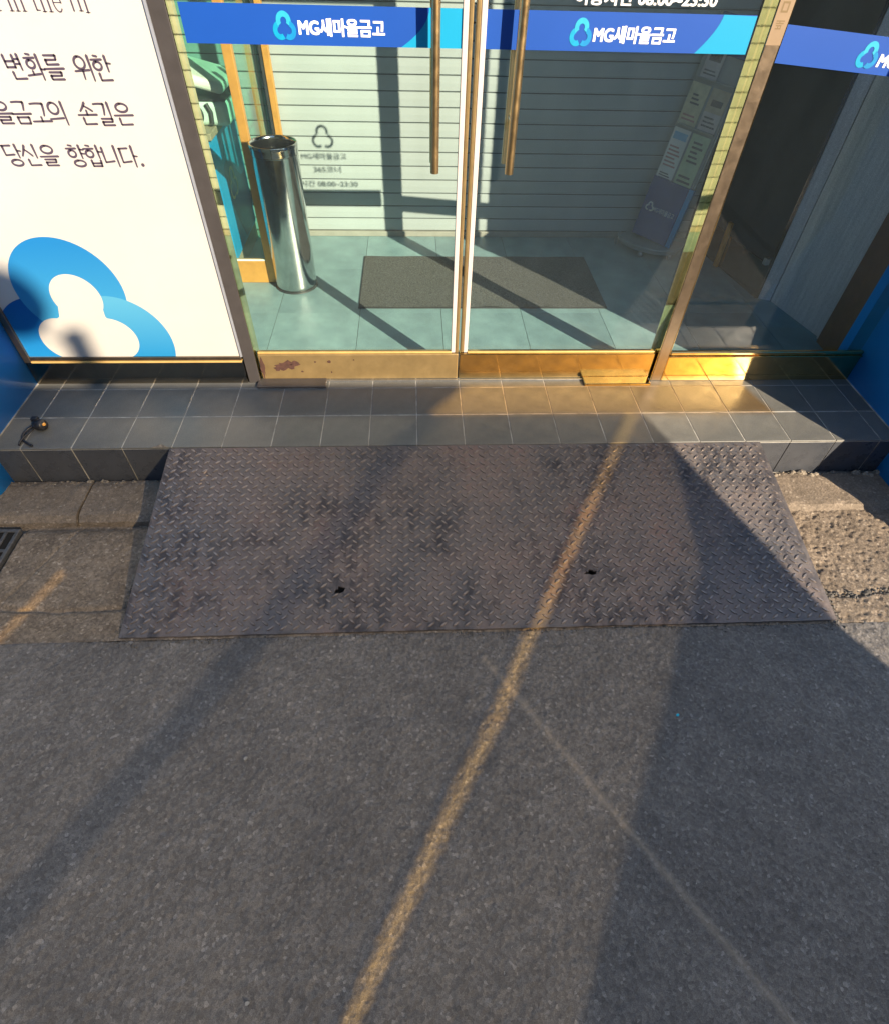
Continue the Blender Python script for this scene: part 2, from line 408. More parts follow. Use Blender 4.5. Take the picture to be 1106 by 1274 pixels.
# ------------------------------------------------------------------ mesh helpers
class MB:
    def __init__(self):
        self.v, self.f, self.mi = [], [], []
        self.smooth = []
    def add(self, vs_, fs, mi=0, smooth=False):
        o = len(self.v)
        self.v.extend([tuple(p) for p in vs_])
        for f in fs:
            self.f.append(tuple(i + o for i in f))
            self.mi.append(mi)
            self.smooth.append(smooth)
        return self
    def box(self, x0, x1, y0, y1, z0, z1, mi=0):
        p = [(x0, y0, z0), (x1, y0, z0), (x1, y1, z0), (x0, y1, z0), (x0, y0, z1), (x1, y0, z1), (x1, y1, z1), (x0, y1, z1)]
        return self.add(p, [(0, 3, 2, 1), (4, 5, 6, 7), (0, 1, 5, 4), (1, 2, 6, 5), (2, 3, 7, 6), (3, 0, 4, 7)], mi)
    def obox(self, origin, ux, uy, uz, mi=0):
        o, a, b, c = Vector(origin), Vector(ux), Vector(uy), Vector(uz)
        p = [o, o + a, o + a + b, o + b, o + c, o + a + c, o + a + b + c, o + b + c]
        return self.add(p, [(0, 3, 2, 1), (4, 5, 6, 7), (0, 1, 5, 4), (1, 2, 6, 5), (2, 3, 7, 6), (3, 0, 4, 7)], mi)
    def prism(self, poly, axis, a0, a1, mi=0, smooth=False):
        """poly: 2D points in the plane normal to axis; extruded between a0 and a1"""
        def P(u, w, a):
            return {'x': (a, u, w), 'y': (u, a, w), 'z': (u, w, a)}[axis]
        n = len(poly)
        vs_ = [P(u, w, a0) for u, w in poly] + [P(u, w, a1) for u, w in poly]
        fs = [tuple(range(n)), tuple(range(2 * n - 1, n - 1, -1))]
        self.add(vs_, fs, mi)
        o = len(self.v) - 2 * n
        for i in range(n):
            j = (i + 1) % n
            self.f.append((o + i, o + j, o + n + j, o + n + i))
            self.mi.append(mi)
            self.smooth.append(smooth)
        return self
    def lathe(self, cx, cy, prof, n=40, mi=0, close=False):
        vs_ = [(cx + r * math.cos(2 * math.pi * k / n), cy + r * math.sin(2 * math.pi * k / n), z) for r, z in prof for k in range(n)]
        fs = []
        for i in range(len(prof) - 1):
            for k in range(n):
                fs.append((i * n + k, i * n + (k + 1) % n, (i + 1) * n + (k + 1) % n, (i + 1) * n + k))
        return self.add(vs_, fs, mi, True)
    def tube(self, pts, r, n=12, mi=0, cap=True):
        pts = [Vector(p) for p in pts]
        rad = r if isinstance(r, (list, tuple)) else [r] * len(pts)
        rings, prev = [], None
        for i, p in enumerate(pts):
            d = (pts[min(i + 1, len(pts) - 1)] - pts[max(i - 1, 0)]).normalized()
            if prev is None:
                a = d.orthogonal().normalized()
            else:
                a = (prev - d * prev.dot(d)).normalized()
            prev = a
            b = d.cross(a)
            rings.append([p + (a * math.cos(2 * math.pi * k / n) + b * math.sin(2 * math.pi * k / n)) * rad[i] for k in range(n)])
        vs_ = [q for ring in rings for q in ring]
        fs = [(i * n + k, i * n + (k + 1) % n, (i + 1) * n + (k + 1) % n, (i + 1) * n + k) for i in range(len(pts) - 1) for k in range(n)]
        self.add(vs_, fs, mi, True)
        if cap:
            self.add(rings[0], [tuple(range(n))], mi)
            self.add(rings[-1], [tuple(range(n))], mi)
        return self
    def mesh(self, name, mats, base=(0, 0, 0), bevel=0.0, seg=2, recalc=True):
        bx, by, bz = base
        me = bpy.data.meshes.new(name)
        me.from_pydata([(x - bx, y - by, z - bz) for x, y, z in self.v], [], self.f)
        mats = mats if isinstance(mats, (list, tuple)) else [mats]
        for m in mats:
            me.materials.append(m)
        me.polygons.foreach_set('material_index', self.mi)
        me.polygons.foreach_set('use_smooth', self.smooth)
        if recalc or bevel:
            bm = bmesh.new()
            bm.from_mesh(me)
            bmesh.ops.recalc_face_normals(bm, faces=bm.faces)
            if bevel:
                ed = [e for e in bm.edges if len(e.link_faces) == 2 and e.calc_face_angle(0) > 0.5]
                bmesh.ops.bevel(bm, geom=ed, offset=bevel, segments=seg, affect='EDGES', profile=0.5)
            bm.to_mesh(me)
            bm.free()
        me.update()
        return me
    def build(self, name, mats, parent=None, bevel=0.0, seg=2, recalc=True, base=None):
        b = tuple(parent['base']) if parent is not None and 'base' in parent else (base or (0, 0, 0))
        o = bpy.data.objects.new(name, self.mesh(name, mats, b, bevel, seg, recalc))
        COL.objects.link(o)
        if parent is not None:
            o.parent = parent
            o['base'] = (0.0, 0.0, 0.0) if False else b
            bases.append(o)
        else:
            o.location = b
        return o

bases = []          # helper property removed at the end

def tag(o, label=None, cat=None, group=None, kind=None):
    if label: o['label'] = label
    if cat: o['category'] = cat
    if group: o['group'] = group
    if kind: o['kind'] = kind
    return o

def thing(name, label, cat, loc, group=None):
    o = bpy.data.objects.new(name, None)
    o.empty_display_size = 0.05
    COL.objects.link(o)
    o.location = loc
    o['base'] = tuple(float(x) for x in loc)
    bases.append(o)
    return tag(o, label, cat, group)

def structure(name, mb, mats, **k):
    o = mb.build(name, mats, None, **k)
    o['kind'] = 'structure'
    o['base'] = (0.0, 0.0, 0.0)
    bases.append(o)
    return o

def part_copy(me, name, parent, loc):
    o = bpy.data.objects.new(name, me)
    COL.objects.link(o)
    o.parent = parent
    b = parent['base']
    o.location = (loc[0] - b[0], loc[1] - b[1], loc[2] - b[2])
    return o

_tex = {}
def text_geo(body, size, offset=0.0, spacing=1.0):
    key = (body, size, offset, spacing)
    if key in _tex:
        return _tex[key]
    cu_ = bpy.data.curves.new('lettering', 'FONT')
    cu_.body = body
    cu_.size = size
    cu_.offset = offset
    cu_.space_character = spacing
    cu_.resolution_u = 3
    cu_.extrude = 0.0
    ob = bpy.data.objects.new('lettering', cu_)
    COL.objects.link(ob)
    dg = bpy.context.evaluated_depsgraph_get()
    me = bpy.data.meshes.new_from_object(ob.evaluated_get(dg))
    vs_ = [tuple(v.co) for v in me.vertices]
    fs = [tuple(p.vertices) for p in me.polygons]
    bpy.data.objects.remove(ob)
    bpy.data.curves.remove(cu_)
    bpy.data.meshes.remove(me)
    _tex[key] = (vs_, fs)
    return vs_, fs

def fit_text(body, x0, x1, z0, z1, y, mb, bold=0.0, mi=0, spacing=1.0):
    """lettering filling the rectangle x0..x1, z0..z1 on a surface facing the street (-Y); bold = extra stroke width, laid as thin stacked layers"""
    vs_, fs = text_geo(body, 1.0, 0.0, spacing)
    xs = [v[0] for v in vs_]; ys = [v[1] for v in vs_]
    bd = bold * (z1 - z0)
    sx = (x1 - x0 - 2 * bd) / (max(xs) - min(xs)); sy = (z1 - z0 - 2 * bd) / (max(ys) - min(ys))
    offs = [(0, 0), (-1, 0), (1, 0), (-.8, -.6), (.8, .6), (-.8, .6), (.8, -.6)] if bold else [(0, 0)]
    for k, (ox, oz) in enumerate(offs):
        mb.add([(x0 + bd + ox * bd + (v[0] - min(xs)) * sx, y - 0.00013 * k, z0 + bd + oz * bd + (v[1] - min(ys)) * sy) for v in vs_], fs, mi)

def arc(cx, cz, r, a0, a1, n=24):
    return [(cx + r * math.cos(R(a0 + (a1 - a0) * i / n)), cz + r * math.sin(R(a0 + (a1 - a0) * i / n))) for i in range(n + 1)]

def trefoil(cx, cz, s, place, mis=(0, 1, 2), mb=None, t=0.0006, ring=(1.0, 0.50), sweep=(128, 112, 112), w=1.0, d=0.80):
    """three-lobed ring emblem; s = lobe radius; place(u, w, h) maps the flat emblem to 3D with h out of the surface"""
    dirs = (90, 210, 330)
    spans = ((-sweep[0], sweep[0]), (-sweep[1], 94), (-94, sweep[2]))
    order = (1, 0, 2)
    for lay, k in enumerate(order):
        a = R(dirs[k])
        lx, lz = cx + math.cos(a) * s * d * w, cz + math.sin(a) * s * d
        a0, a1 = dirs[k] + spans[k][0], dirs[k] + spans[k][1]
        o = [(lx + (x - lx) * w, z) for x, z in arc(lx, lz, s * ring[0], a0, a1)]
        i = [(lx + (x - lx) * w, z) for x, z in arc(lx, lz, s * ring[1], a0, a1)]
        n = len(o)
        h0, h1 = t * lay * 0.3, t * (1 + lay * 0.3)
        vs_ = [place(x, z, h1) for x, z in o] + [place(x, z, h1) for x, z in i]
        mb.add(vs_, [(q, q + 1, n + q + 1, n + q) for q in range(n - 1)], mis[k])

def grid_sheet(name, x0, x1, y0, y1, z, step, height, mat, kind='structure'):
    """finely displaced ground sheet; height(X, Y) -> array of offsets"""
    nx, ny = int(round((x1 - x0) / step)) + 1, int(round((y1 - y0) / step)) + 1
    xs, ys = np.linspace(x0, x1, nx), np.linspace(y0, y1, ny)
    X, Y = np.meshgrid(xs, ys)
    Z = z + height(X, Y)
    co = np.stack([X, Y, Z], -1).reshape(-1, 3).astype(np.float32)
    i = np.arange((ny - 1) * (nx - 1)); a = (i // (nx - 1)) * nx + i % (nx - 1)
    q = np.stack([a, a + 1, a + nx + 1, a + nx], -1).astype(np.int32).ravel()
    me = bpy.data.meshes.new(name)
    me.vertices.add(len(co)); me.vertices.foreach_set('co', co.ravel())
    me.loops.add(len(q)); me.loops.foreach_set('vertex_index', q)
    nf = len(q) // 4
    me.polygons.add(nf)
    me.polygons.foreach_set('loop_start', np.arange(0, nf * 4, 4, dtype=np.int32))
    me.update(calc_edges=True)
    me.polygons.foreach_set('use_smooth', np.ones(nf, dtype=bool))
    me.materials.append(mat)
    o = bpy.data.objects.new(name, me)
    COL.objects.link(o)
    if kind: o['kind'] = kind
    return o

def vnoise(X, Y, cell, seed):
    """value noise with features of the given size"""
    r_ = np.random.default_rng(seed)
    u = (X - X.min()) / cell; v = (Y - Y.min()) / cell
    g = r_.random((int(v.max()) + 3, int(u.max()) + 3))
    iu, iv = u.astype(int), v.astype(int)
    fu, fv = u - iu, v - iv
    fu = fu * fu * (3 - 2 * fu); fv = fv * fv * (3 - 2 * fv)
    return (g[iv, iu] * (1 - fu) + g[iv, iu + 1] * fu) * (1 - fv) + (g[iv + 1, iu] * (1 - fu) + g[iv + 1, iu + 1] * fu) * fv - 0.5

# ================================================================== GROUND
ZR = -0.20           # road level
def asphalt_h(X, Y):
    return 0.0052 * vnoise(X, Y, 0.009, 1) + 0.003 * vnoise(X, Y, 0.022, 2) + 0.006 * vnoise(X, Y, 0.25, 3)
def gutter_h(X, Y):
    right = 1 / (1 + np.exp(-(X - 0.2) * 6))
    pit = np.minimum(0, vnoise(X, Y, 0.011, 21) + 0.12) * 0.016 + np.minimum(0, vnoise(X, Y, 0.024, 22) + 0.26) * 0.016
    h = 0.002 * vnoise(X, Y, 0.008, 4) + 0.002 * vnoise(X, Y, 0.03, 5) + 0.004 * vnoise(X, Y, 0.3, 6) + pit * (0.25 + right)
    groove = np.exp(-((Y + 0.640 + 0.010 * np.sin(X * 9) + 0.012 * vnoise(X, Y, 0.06, 7)) / 0.009) ** 2)
    trough = np.exp(-((Y + 0.238) / 0.028) ** 2) * (X < 0)
    h = h - 0.022 * trough
    crack = np.exp(-((X + 1.40 - 0.42 * (Y + 0.24) + 0.02 * vnoise(X, Y, 0.05, 9)) / 0.006) ** 2) * (X < -1.0)
    return h - 0.03 * ((X < -1.622) & (Y > -0.49) & (Y < -0.24)) - 0.012 * groove - 0.005 * crack
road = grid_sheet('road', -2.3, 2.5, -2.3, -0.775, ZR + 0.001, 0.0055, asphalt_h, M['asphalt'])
gut = grid_sheet('gutter', -2.3, 2.6, -0.774, -0.195, ZR, 0.0055, gutter_h, M['concrete'])
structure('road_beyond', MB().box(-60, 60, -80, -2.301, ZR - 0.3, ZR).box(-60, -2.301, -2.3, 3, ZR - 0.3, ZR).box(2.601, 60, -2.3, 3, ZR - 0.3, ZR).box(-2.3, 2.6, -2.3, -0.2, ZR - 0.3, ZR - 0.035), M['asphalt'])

kerb = structure('kerb', MB().box(-2.4, 2.6, -0.19, -0.002, ZR - 0.3, ZR - 0.02), M['kerb'])
def kerb_stone(x0, x1, zt):
    prof = [(-0.232, ZR - 0.02), (-0.228, zt - 0.024), (-0.205, zt - 0.004), (-0.19, zt), (-0.045, zt + 0.001), (-0.012, zt - 0.004), (-0.008, ZR - 0.02)]
    n = 26
    vs_, fs = [], []
    for i in range(n + 1):
        x = x0 + (x1 - x0) * i / n
        for (y, z) in prof:
            vs_.append((x, y + random.uniform(-.0025, .0025), z + random.uniform(-.0018, .0018)))
    m = len(prof)
    for i in range(n):
        for k in range(m - 1):
            fs.append((i * m + k, (i + 1) * m + k, (i + 1) * m + k + 1, i * m + k + 1))
    fs += [tuple(range(m)), tuple(n * m + k for k in range(m - 1, -1, -1))]
    b = MB().add(vs_, fs, 0, False)
    b.build('kerb_stone', M['kerb'], kerb)
kerb_stone(-2.4, -1.428, -0.172)
kerb_stone(-1.418, -0.42, -0.172)
kerb_stone(-0.41, 0.59, -0.176)
kerb_stone(0.60, 1.52, -0.178)
kerb_stone(1.522, 2.6, -0.178)
# ragged mortar left along the foot of the riser
mb = MB()
for i in range(190):
    x = -2.1 + i * 0.0245
    if -1.02 < x < 1.38: continue
    big = 1.0 if x > 1.3 else 0.6
    s = random.choice((0.005, 0.008, 0.012, 0.017, 0.024)) * big
    vs_ = []
    c = Vector((x + random.uniform(-.01, .01), -0.010 - random.uniform(0, 0.026), -0.174))
    for k in range(8):
        a = 2 * math.pi * k / 8
        vs_.append(c + Vector((math.cos(a) * s * random.uniform(.7, 1.4), math.sin(a) * s * random.uniform(.45, .9), -0.004)))
    for k in range(5):
        a = 2 * math.pi * k / 5 + .3
        vs_.append(c + Vector((math.cos(a) * s * .5, math.sin(a) * s * .4, s * random.uniform(.15, .45))))
    fs = [tuple(range(8, 13))] + [(k, (k + 1) % 8, 8 + min(4, ((k + 1) * 5 // 8) % 5), 8 + (k * 5 // 8)) for k in range(8)]
    mb.add(vs_, [tuple(dict.fromkeys(f)) for f in fs if len(set(f)) > 2])
ms = mb.build('mortar_bits', M['mortar'], kerb); ms['kind'] = 'stuff'

# ================================================================== STEP with its tiles
YF = 0.445
TX = -1.650          # x of tile joint 0
step = structure('step', MB().box(-1.95, 2.2, 0.003, 0.60, -0.6, -0.0012), M['grout'])
def tile_mesh(w, d, h, name, m, bev=0.0012):
    return MB().box(0, w, 0, d, -h, 0).mesh(name, m, bevel=bev, seg=1)
G = 0.0036
rows = ((0.0, 0.2), (0.2, 0.4), (0.4, 0.56))
tm = [tile_mesh(0.2 - G, (b - a) - G, 0.008, 'step_tile', M['step_tile']) for a, b in rows]
for j, (a, b) in enumerate(rows):
    for k in range(-1, 20):
        x = TX + 0.2 * k
        if k == -1:
            w = x + 0.2 - (-1.765)
            part_copy(tile_mesh(w - G, (b - a) - G, 0.008, 'step_tile', M['step_tile']), 'step_tile', step, (-1.765 + G / 2, a + (0 if j == 0 else G / 2), 0))
        elif x < 2.03:
            part_copy(tm[j], 'step_tile', step, (x + G / 2, a + G / 2 * (j > 0), random.uniform(-.0004, .0004)))
rm = MB().box(0, 0.2 - G, 0, 0.0026, -0.178, 0).mesh('riser_tile', M['riser_tile'], bevel=0.0012, seg=1)
for k in range(-1, 20):
    x = TX + 0.2 * k
    part_copy(rm, 'riser_tile', step, (x + G / 2, 0.0 - 0.0052 + 0.005 + random.uniform(-.0006, .0006), -0.0095))
# thin worn edge line where tile and riser meet
structure('step_nosing', MB().box(-1.765, 2.03, 0.0002, 0.0028, -0.0094, -0.0081), M['grout'])

# ================================================================== SHOP INTERIOR SHELL
YB = 2.085
floor = structure('shop_floor', MB().box(-2.6, 2.3, 0.561, 2.3, -0.3, -0.003), M['floor_joint'])
FT = 0.437
fx0, fy0 = -0.345 - FT * 5, 0.562
fm = MB().box(0, FT - 0.0025, 0, 0.52 - 0.0005, -0.002, 0).mesh('floor_tile', M['floor_tile'])
for i in range(11):
    for j in range(3):
        part_copy(fm, 'floor_tile', floor, (fx0 + FT * i, fy0 + 0.52 * j, 0.0))
bw = structure('back_wall', MB().box(-2.6, 2.3, YB + 0.012, YB + 0.2, -0.003, 2.9), M['slat_gap'])
SP = 0.0752
sm = MB().prism([(0, 0), (-0.006, 0.004), (-0.0068, SP * 0.5), (-0.005, SP - 0.0060), (0, SP - 0.0036)], 'x', 0, 4.9).mesh('wall_slat', M['slat'])
for k in range(37):
    part_copy(sm, 'wall_slat', bw, (-2.6, YB + 0.011, 0.033 + SP * k))
MB().box(-2.6, 2.3, YB - 0.012, YB + 0.013, 0.0, 0.031).build('skirting', M['baseboard'], bw, bevel=0.003)
structure('ceiling', MB().box(-2.7, 2.4, 0.5, 2.3, 2.90, 3.0), M['plaster'])
structure('wall_left', MB().box(-2.7, -2.6, 0.5, 2.3, -0.3, 2.9), M['plaster'])
structure('wall_right', MB().box(2.3, 2.4, 0.50, 2.3, -0.3, 2.9), M['plaster'])
structure('building_front', MB().box(-6, 6, 0.40, 0.9, 2.55, 5.5).box(-6, -2.3, 0.40, 0.9, ZR, 2.55).box(2.7, 6, 0.40, 0.9, ZR, 2.55), M['plaster'])

# ================================================================== SHOP FRONT
# ---- blue pilasters at both ends of the step
def pilaster(name, label, x0, x1, yfront, side, light_slit):
    t = thing(name, label, 'pilaster', ((x0 + x1) / 2, (yfront + YF) / 2, ZR))
    r = 0.07
    def outline(yf_):
        if side > 0:      # inner face is x1
            return [(x0, YF + 0.1), (x0, yf_)] + [(x1 - r + r * math.cos(R(a)), yf_ + r + r * math.sin(R(a))) for a in range(-90, 1, 10)] + [(x1, YF + 0.1)]
        return [(x1, YF + 0.1)] + [(x0, YF + 0.1)] + [(x0 + r + r * math.cos(R(a)), yf_ + r + r * math.sin(R(a))) for a in range(180, 271, 10)] + [(x1, yf_)]
    if not light_slit:
        MB().prism(outline(yfront), 'z', ZR + 0.001, 2.6, smooth=True).build('shaft', M['blue_paint'], t)
    else:
        # upper half split by an added slit that throws a bright wall strip
        s0, s1 = light_slit
        MB().prism(outline(yfront), 'z', ZR + 0.001, 1.34, smooth=True).build('shaft', M['blue_paint'], t)
        MB().prism([(x0, YF + 0.1), (x0, s1), (x0 + SX * (s1 - yfront), yfront), (x1, yfront), (x1, YF + 0.1)], 'z', 1.341, 2.6).build('shaft_behind_light_slit', M['blue_paint'], t)
        MB().prism([(x0, s0), (x0, yfront + 0.03), (x0 + 0.03, yfront), (x0 + SX * (s0 - yfront), yfront)], 'z', 1.341, 2.6).build('shaft_before_light_slit', M['blue_paint'], t)
        MB().prism([(yfront - 0.001, ZR + 0.001), (yfront - 0.001, 0.46), (-0.50, ZR + 0.06), (-0.50, ZR + 0.001)], 'x', x0 + 0.02, x1).build('shadow_wedge', M['blue_paint'], t)  # unseen wedge added to shape the shadow edge on the step
    MB().box(min(x0, x1), max(x0, x1), YF + 0.101, 0.6, ZR, 2.6).build('return', M['blue_paint'], t)
    e = MB()
    xi = x1 if side > 0 else x0
    e.box(xi - 0.002, xi + 0.004 if side > 0 else xi + 0.002, yfront + 0.1, YF, 0.0005, 0.004) if side > 0 else e.box(xi - 0.004, xi + 0.002, yfront + 0.1, YF, 0.0005, 0.004)
    e.build('sealant_line', M['grout'], t)
    return t
pilaster('blue_pilaster', 'bright blue painted pilaster with rounded corner beside the white poster panel', -2.35, -1.765, -0.13, 1, None)
pilaster('blue_pilaster', 'deep blue shaded pilaster beside the dark glass panel on the right end of the step', 2.03, 2.6, -0.22, -1, (-0.004, 0.058))

# ---- left fixed panel: white poster over a dark bronze rail
t = thing('poster_panel', 'white poster panel with Korean text and a big blue three-lobed emblem', 'poster', (-1.27, YF, 0.0))
MB().box(-1.765, -0.822, YF - 0.002, YF + 0.05, 0.0004, 0.112).build('bottom_rail', M['bronze_dark'], t, bevel=0.002, seg=1)
MB().box(-1.735, -0.824, YF - 0.008, YF + 0.03, 0.1125, 0.121).build('gold_stop', M['gold_bead'], t, bevel=0.002)
MB().box(-1.735, -0.824, YF - 0.003, YF + 0.03, 0.1215, 0.139).build('glazing_bead', M['gold_satin'], t, bevel=0.002)
MB().box(-1.765, -1.736, YF - 0.004, YF + 0.05, 0.1125, 2.55).build('side_frame', M['gold_satin'], t, bevel=0.002)
poster = MB().box(-1.735, -0.826, YF + 0.004, YF + 0.012, 0.1395, 2.55).build('poster_sheet', M['poster'], t)
MB().box(-0.8255, -0.817, YF - 0.004, YF + 0.012, 0.1395, 2.55).build('edge_strip', M['silver_edge'], t)
# the emblem, three overlapping ring lobes cropped by the sheet
mbp = MB()
def clip_poly(poly, x0, z0):
    def cl(pl, keep, inter):
        out = []
        for i in range(len(pl)):
            a, b = pl[i - 1], pl[i]
            if keep(b):
                if not keep(a): out.append(inter(a, b))
                out.append(b)
            elif keep(a):
                out.append(inter(a, b))
        return out
    ix = lambda a, b: (x0, a[1] + (b[1] - a[1]) * (x0 - a[0]) / (b[0] - a[0]))
    iz = lambda a, b: (a[0] + (b[0] - a[0]) * (z0 - a[1]) / (b[1] - a[1]), z0)
    pl = cl(poly, lambda p: p[0] >= x0, ix)
    return cl(pl, lambda p: p[1] >= z0, iz)
def lobe(poly, lay, mi):
    c = clip_poly(poly, -1.7345, 0.1400)
    if len(c) > 2:
        y0 = YF + 0.004 - 0.0004 * (lay + 1)
        mbp.add([(x, y0, z) for x, z in c], [tuple(range(len(c)))], mi)
ELL = lambda cx, cz, rx, rz, rot=0: [(cx + rx * math.cos(R(a)) * math.cos(R(rot)) - rz * math.sin(R(a)) * math.sin(R(rot)), cz + rx * math.cos(R(a)) * math.sin(R(rot)) + rz * math.sin(R(a)) * math.cos(R(rot))) for a in range(0, 360, 5)]
lobe(ELL(-1.585, 0.20, 0.215, 0.215), 0, 0)
lobe(ELL(-1.43, 0.44, 0.212, 0.212), 1, 1)
lobe(ELL(-1.312, 0.205, 0.215, 0.215), 2, 2)
M['emblem_dark'] = grad_mat('emblem_mid_blue', (0.010, 0.17, 0.42), (0.004, 0.07, 0.27), 'Z', 0.15, 0.42)
M['emblem_top'] = grad_mat('emblem_sky_blue', (0.035, 0.23, 0.42), (0.012, 0.15, 0.38), 'Z', 0.30, 0.63)
M['emblem_right'] = grad_mat('emblem_light_blue', (0.065, 0.27, 0.43), (0.015, 0.18, 0.40), 'Z', 0.40, 0.15)
em = mbp.build('emblem', [M['emblem_dark'], M['emblem_top'], M['emblem_right']], poster, recalc=False)
mbw = MB()
def hole(poly, lay):
    c = clip_poly(poly, -1.7345, 0.1400)
    mbw.add([(x, YF + 0.004 - 0.0016 - 0.0002 * lay, z) for x, z in c], [tuple(range(len(c)))])
hole(ELL(-1.415, 0.412, 0.098, 0.098), 0)
hole(ELL(-1.545, 0.225, 0.098, 0.098), 1)
hole(ELL(-1.345, 0.225, 0.105, 0.098), 2)
hole([(-1.505, 0.375), (-1.33, 0.375), (-1.335, 0.33), (-1.30, 0.27), (-1.30, 0.139), (-1.58, 0.139), (-1.58, 0.29), (-1.52, 0.33)], 3)
hole([(-1.475, 0.20), (-1.41, 0.20), (-1.40, 0.139), (-1.49, 0.139)], 4)
mbw.build('emblem_centre', M['poster'], poster, recalc=False)

# brush-style Hangul lettering drawn stroke by stroke
def stroke(mb, pts, w0, w1, y):
    pts = [Vector((p[0], p[1])) for p in pts]
    L, Rr = [], []
    n = len(pts)
    for i, p in enumerate(pts):
        d = (pts[min(i + 1, n - 1)] - pts[max(i - 1, 0)]).normalized()
        nn = Vector((-d.y, d.x))
        w = w0 + (w1 - w0) * i / max(1, n - 1)
        L.append(p + nn * w); Rr.append(p - nn * w)
    d0 = (pts[0] - pts[1]).normalized(); d1 = (pts[-1] - pts[-2]).normalized()
    vs_ = [(q.x, y, q.y) for q in L] + [(q.x, y, q.y) for q in Rr] + [((pts[0] + d0 * w0).x, y, (pts[0] + d0 * w0).y), ((pts[-1] + d1 * w1).x, y, (pts[-1] + d1 * w1).y)]
    fs = [(i, i + 1, n + i + 1, n + i) for i in range(n - 1)] + [(0, n, 2 * n), (n - 1, 2 * n - 1, 2 * n + 1)]
    mb.add(vs_, fs)
def seg(mb, a, b, w0, w1, y, k=4, bend=0.0):
    a, b = Vector(a), Vector(b)
    nn = Vector((-(b - a).y, (b - a).x)) * bend
    pts = [a + (b - a) * (i / k) + nn * math.sin(math.pi * i / k) for i in range(k + 1)]
    stroke(mb, pts, w0, w1, y)
CONS = {
 'g': [[(0, .92), (.93, .95)], [(.93, .95), (.78, .02)]],
 'n': [[(.08, 1), (.1, .08)], [(.1, .08), (1, .16)]],
 'd': [[(.0, .95), (.9, .98)], [(.1, .93), (.12, .08)], [(.12, .08), (1, .16)]],
 'l': [[(0, .98), (.9, 1)], [(.9, 1), (.88, .55)], [(.88, .55), (.06, .52)], [(.06, .52), (.07, .03)], [(.07, .03), (1, .08)]],
 'm': [[(.05, .98), (.08, .03)], [(.05, .95), (.93, .98)], [(.93, .98), (.9, .03)], [(.08, .06), (.9, .08)]],
 'b': [[(.08, 1), (.1, .02)], [(.88, 1), (.86, .02)], [(.1, .52), (.86, .54)], [(.1, .06), (.86, .08)]],
 's': [[(.52, 1), (.0, .02)], [(.42, .62), (1, .05)]],
 'o': ['o', (.5, .48, .48, .48)],
 'h': [[(.34, 1.08), (.68, 1.02)], [(.02, .76), (1, .79)], 'o', (.5, .3, .36, .32)],
}
def cons(mb, c, box, S, ox, oz, y):
    x0, z0, x1, z1 = box
    T = lambda p: (ox + S * (x0 + (x1 - x0) * p[0]), oz + S * (z0 + (z1 - z0) * p[1]))
    it = CONS[c]; i = 0
    while i < len(it):
        if it[i] == 'o':
            cx, cz, rx, rz = it[i + 1]
            C = [(cx + rx * math.cos(R(a)), cz + rz * math.sin(R(a))) for a in range(100, 461, 20)]
            n = len(C)
            outp = [T(p) for p in C]
            stroke(mb, outp, S * .064, S * .054, y)
            i += 2
        else:
            a, b = T(it[i][0]), T(it[i][1])
            horiz = abs(a[0] - b[0]) > abs(a[1] - b[1])
            seg(mb, a, b, S * (.048 if horiz else .072), S * (.056 if horiz else .046), y, bend=0.03 if c in 'gs' else 0)
            i += 1
def vow(mb, v, lay, S, ox, oz, y, fin):
    T = lambda p: (ox + S * p[0], oz + S * p[1])
    lo = 0.36 if fin else -0.04
    if 'I' in v or v[0] in 'aeyAY' or v in ('wa', 'wi', 'ui'):
        x = 0.76 if v != 'wi' and v != 'ui' else 0.84
        seg(mb, T((x - .02, 1.02)), T((x + .01, lo)), S * .074, S * .044, y)
        mid = (1.0 + lo) / 2 + 0.04
        if v == 'a': seg(mb, T((x, mid)), T((x + .2, mid - .02)), S * .048, S * .044, y, 2)
        if v == 'A':
            for dz in (.1, -.1): seg(mb, T((x, mid + dz)), T((x + .2, mid + dz - .02)), S * .048, S * .044, y, 2)
        if v == 'Y':
            for dz in (.1, -.1): seg(mb, T((x - .2, mid + dz)), T((x, mid + dz)), S * .048, S * .044, y, 2)
        if v == 'wa':
            seg(mb, T((x, .42)), T((x + .2, .40)), S * .048, S * .044, y, 2)
            seg(mb, T((.32, .34)), T((.33, .2)), S * .058, S * .048, y, 2)
            seg(mb, T((.0, .14)), T((.68, .22)), S * .048, S * .056, y)
        if v == 'wi':
            seg(mb, T((.0, .36)), T((.74, .42)), S * .048, S * .056, y)
            seg(mb, T((.4, .36)), T((.38, .02)), S * .058, S * .04, y)
        if v == 'ui':
            seg(mb, T((.0, .22)), T((.74, .28)), S * .048, S * .056, y)
    else:
        zz = 0.43 if fin else 0.1
        if v == 'o':
            seg(mb, T((.5, zz + .22)), T((.5, zz)), S * .058, S * .048, y, 2)
        seg(mb, T((.0, zz)), T((1.0, zz + .03)), S * .048, S * .058, y)
SYL = {'변': 'bYn', '화': 'h_wa', '를': 'l_u_l', '위': 'o_wi', '한': 'han', '을': 'o_u_l', '금': 'g_u_m', '고': 'g_o', '의': 'o_ui', '손': 's_o_n', '길': 'gIl', '은': 'o_u_n', '당': 'dao', '신': 'sIn', '향': 'hAo', '합': 'hab', '니': 'nI', '다': 'da', '마': 'ma'}
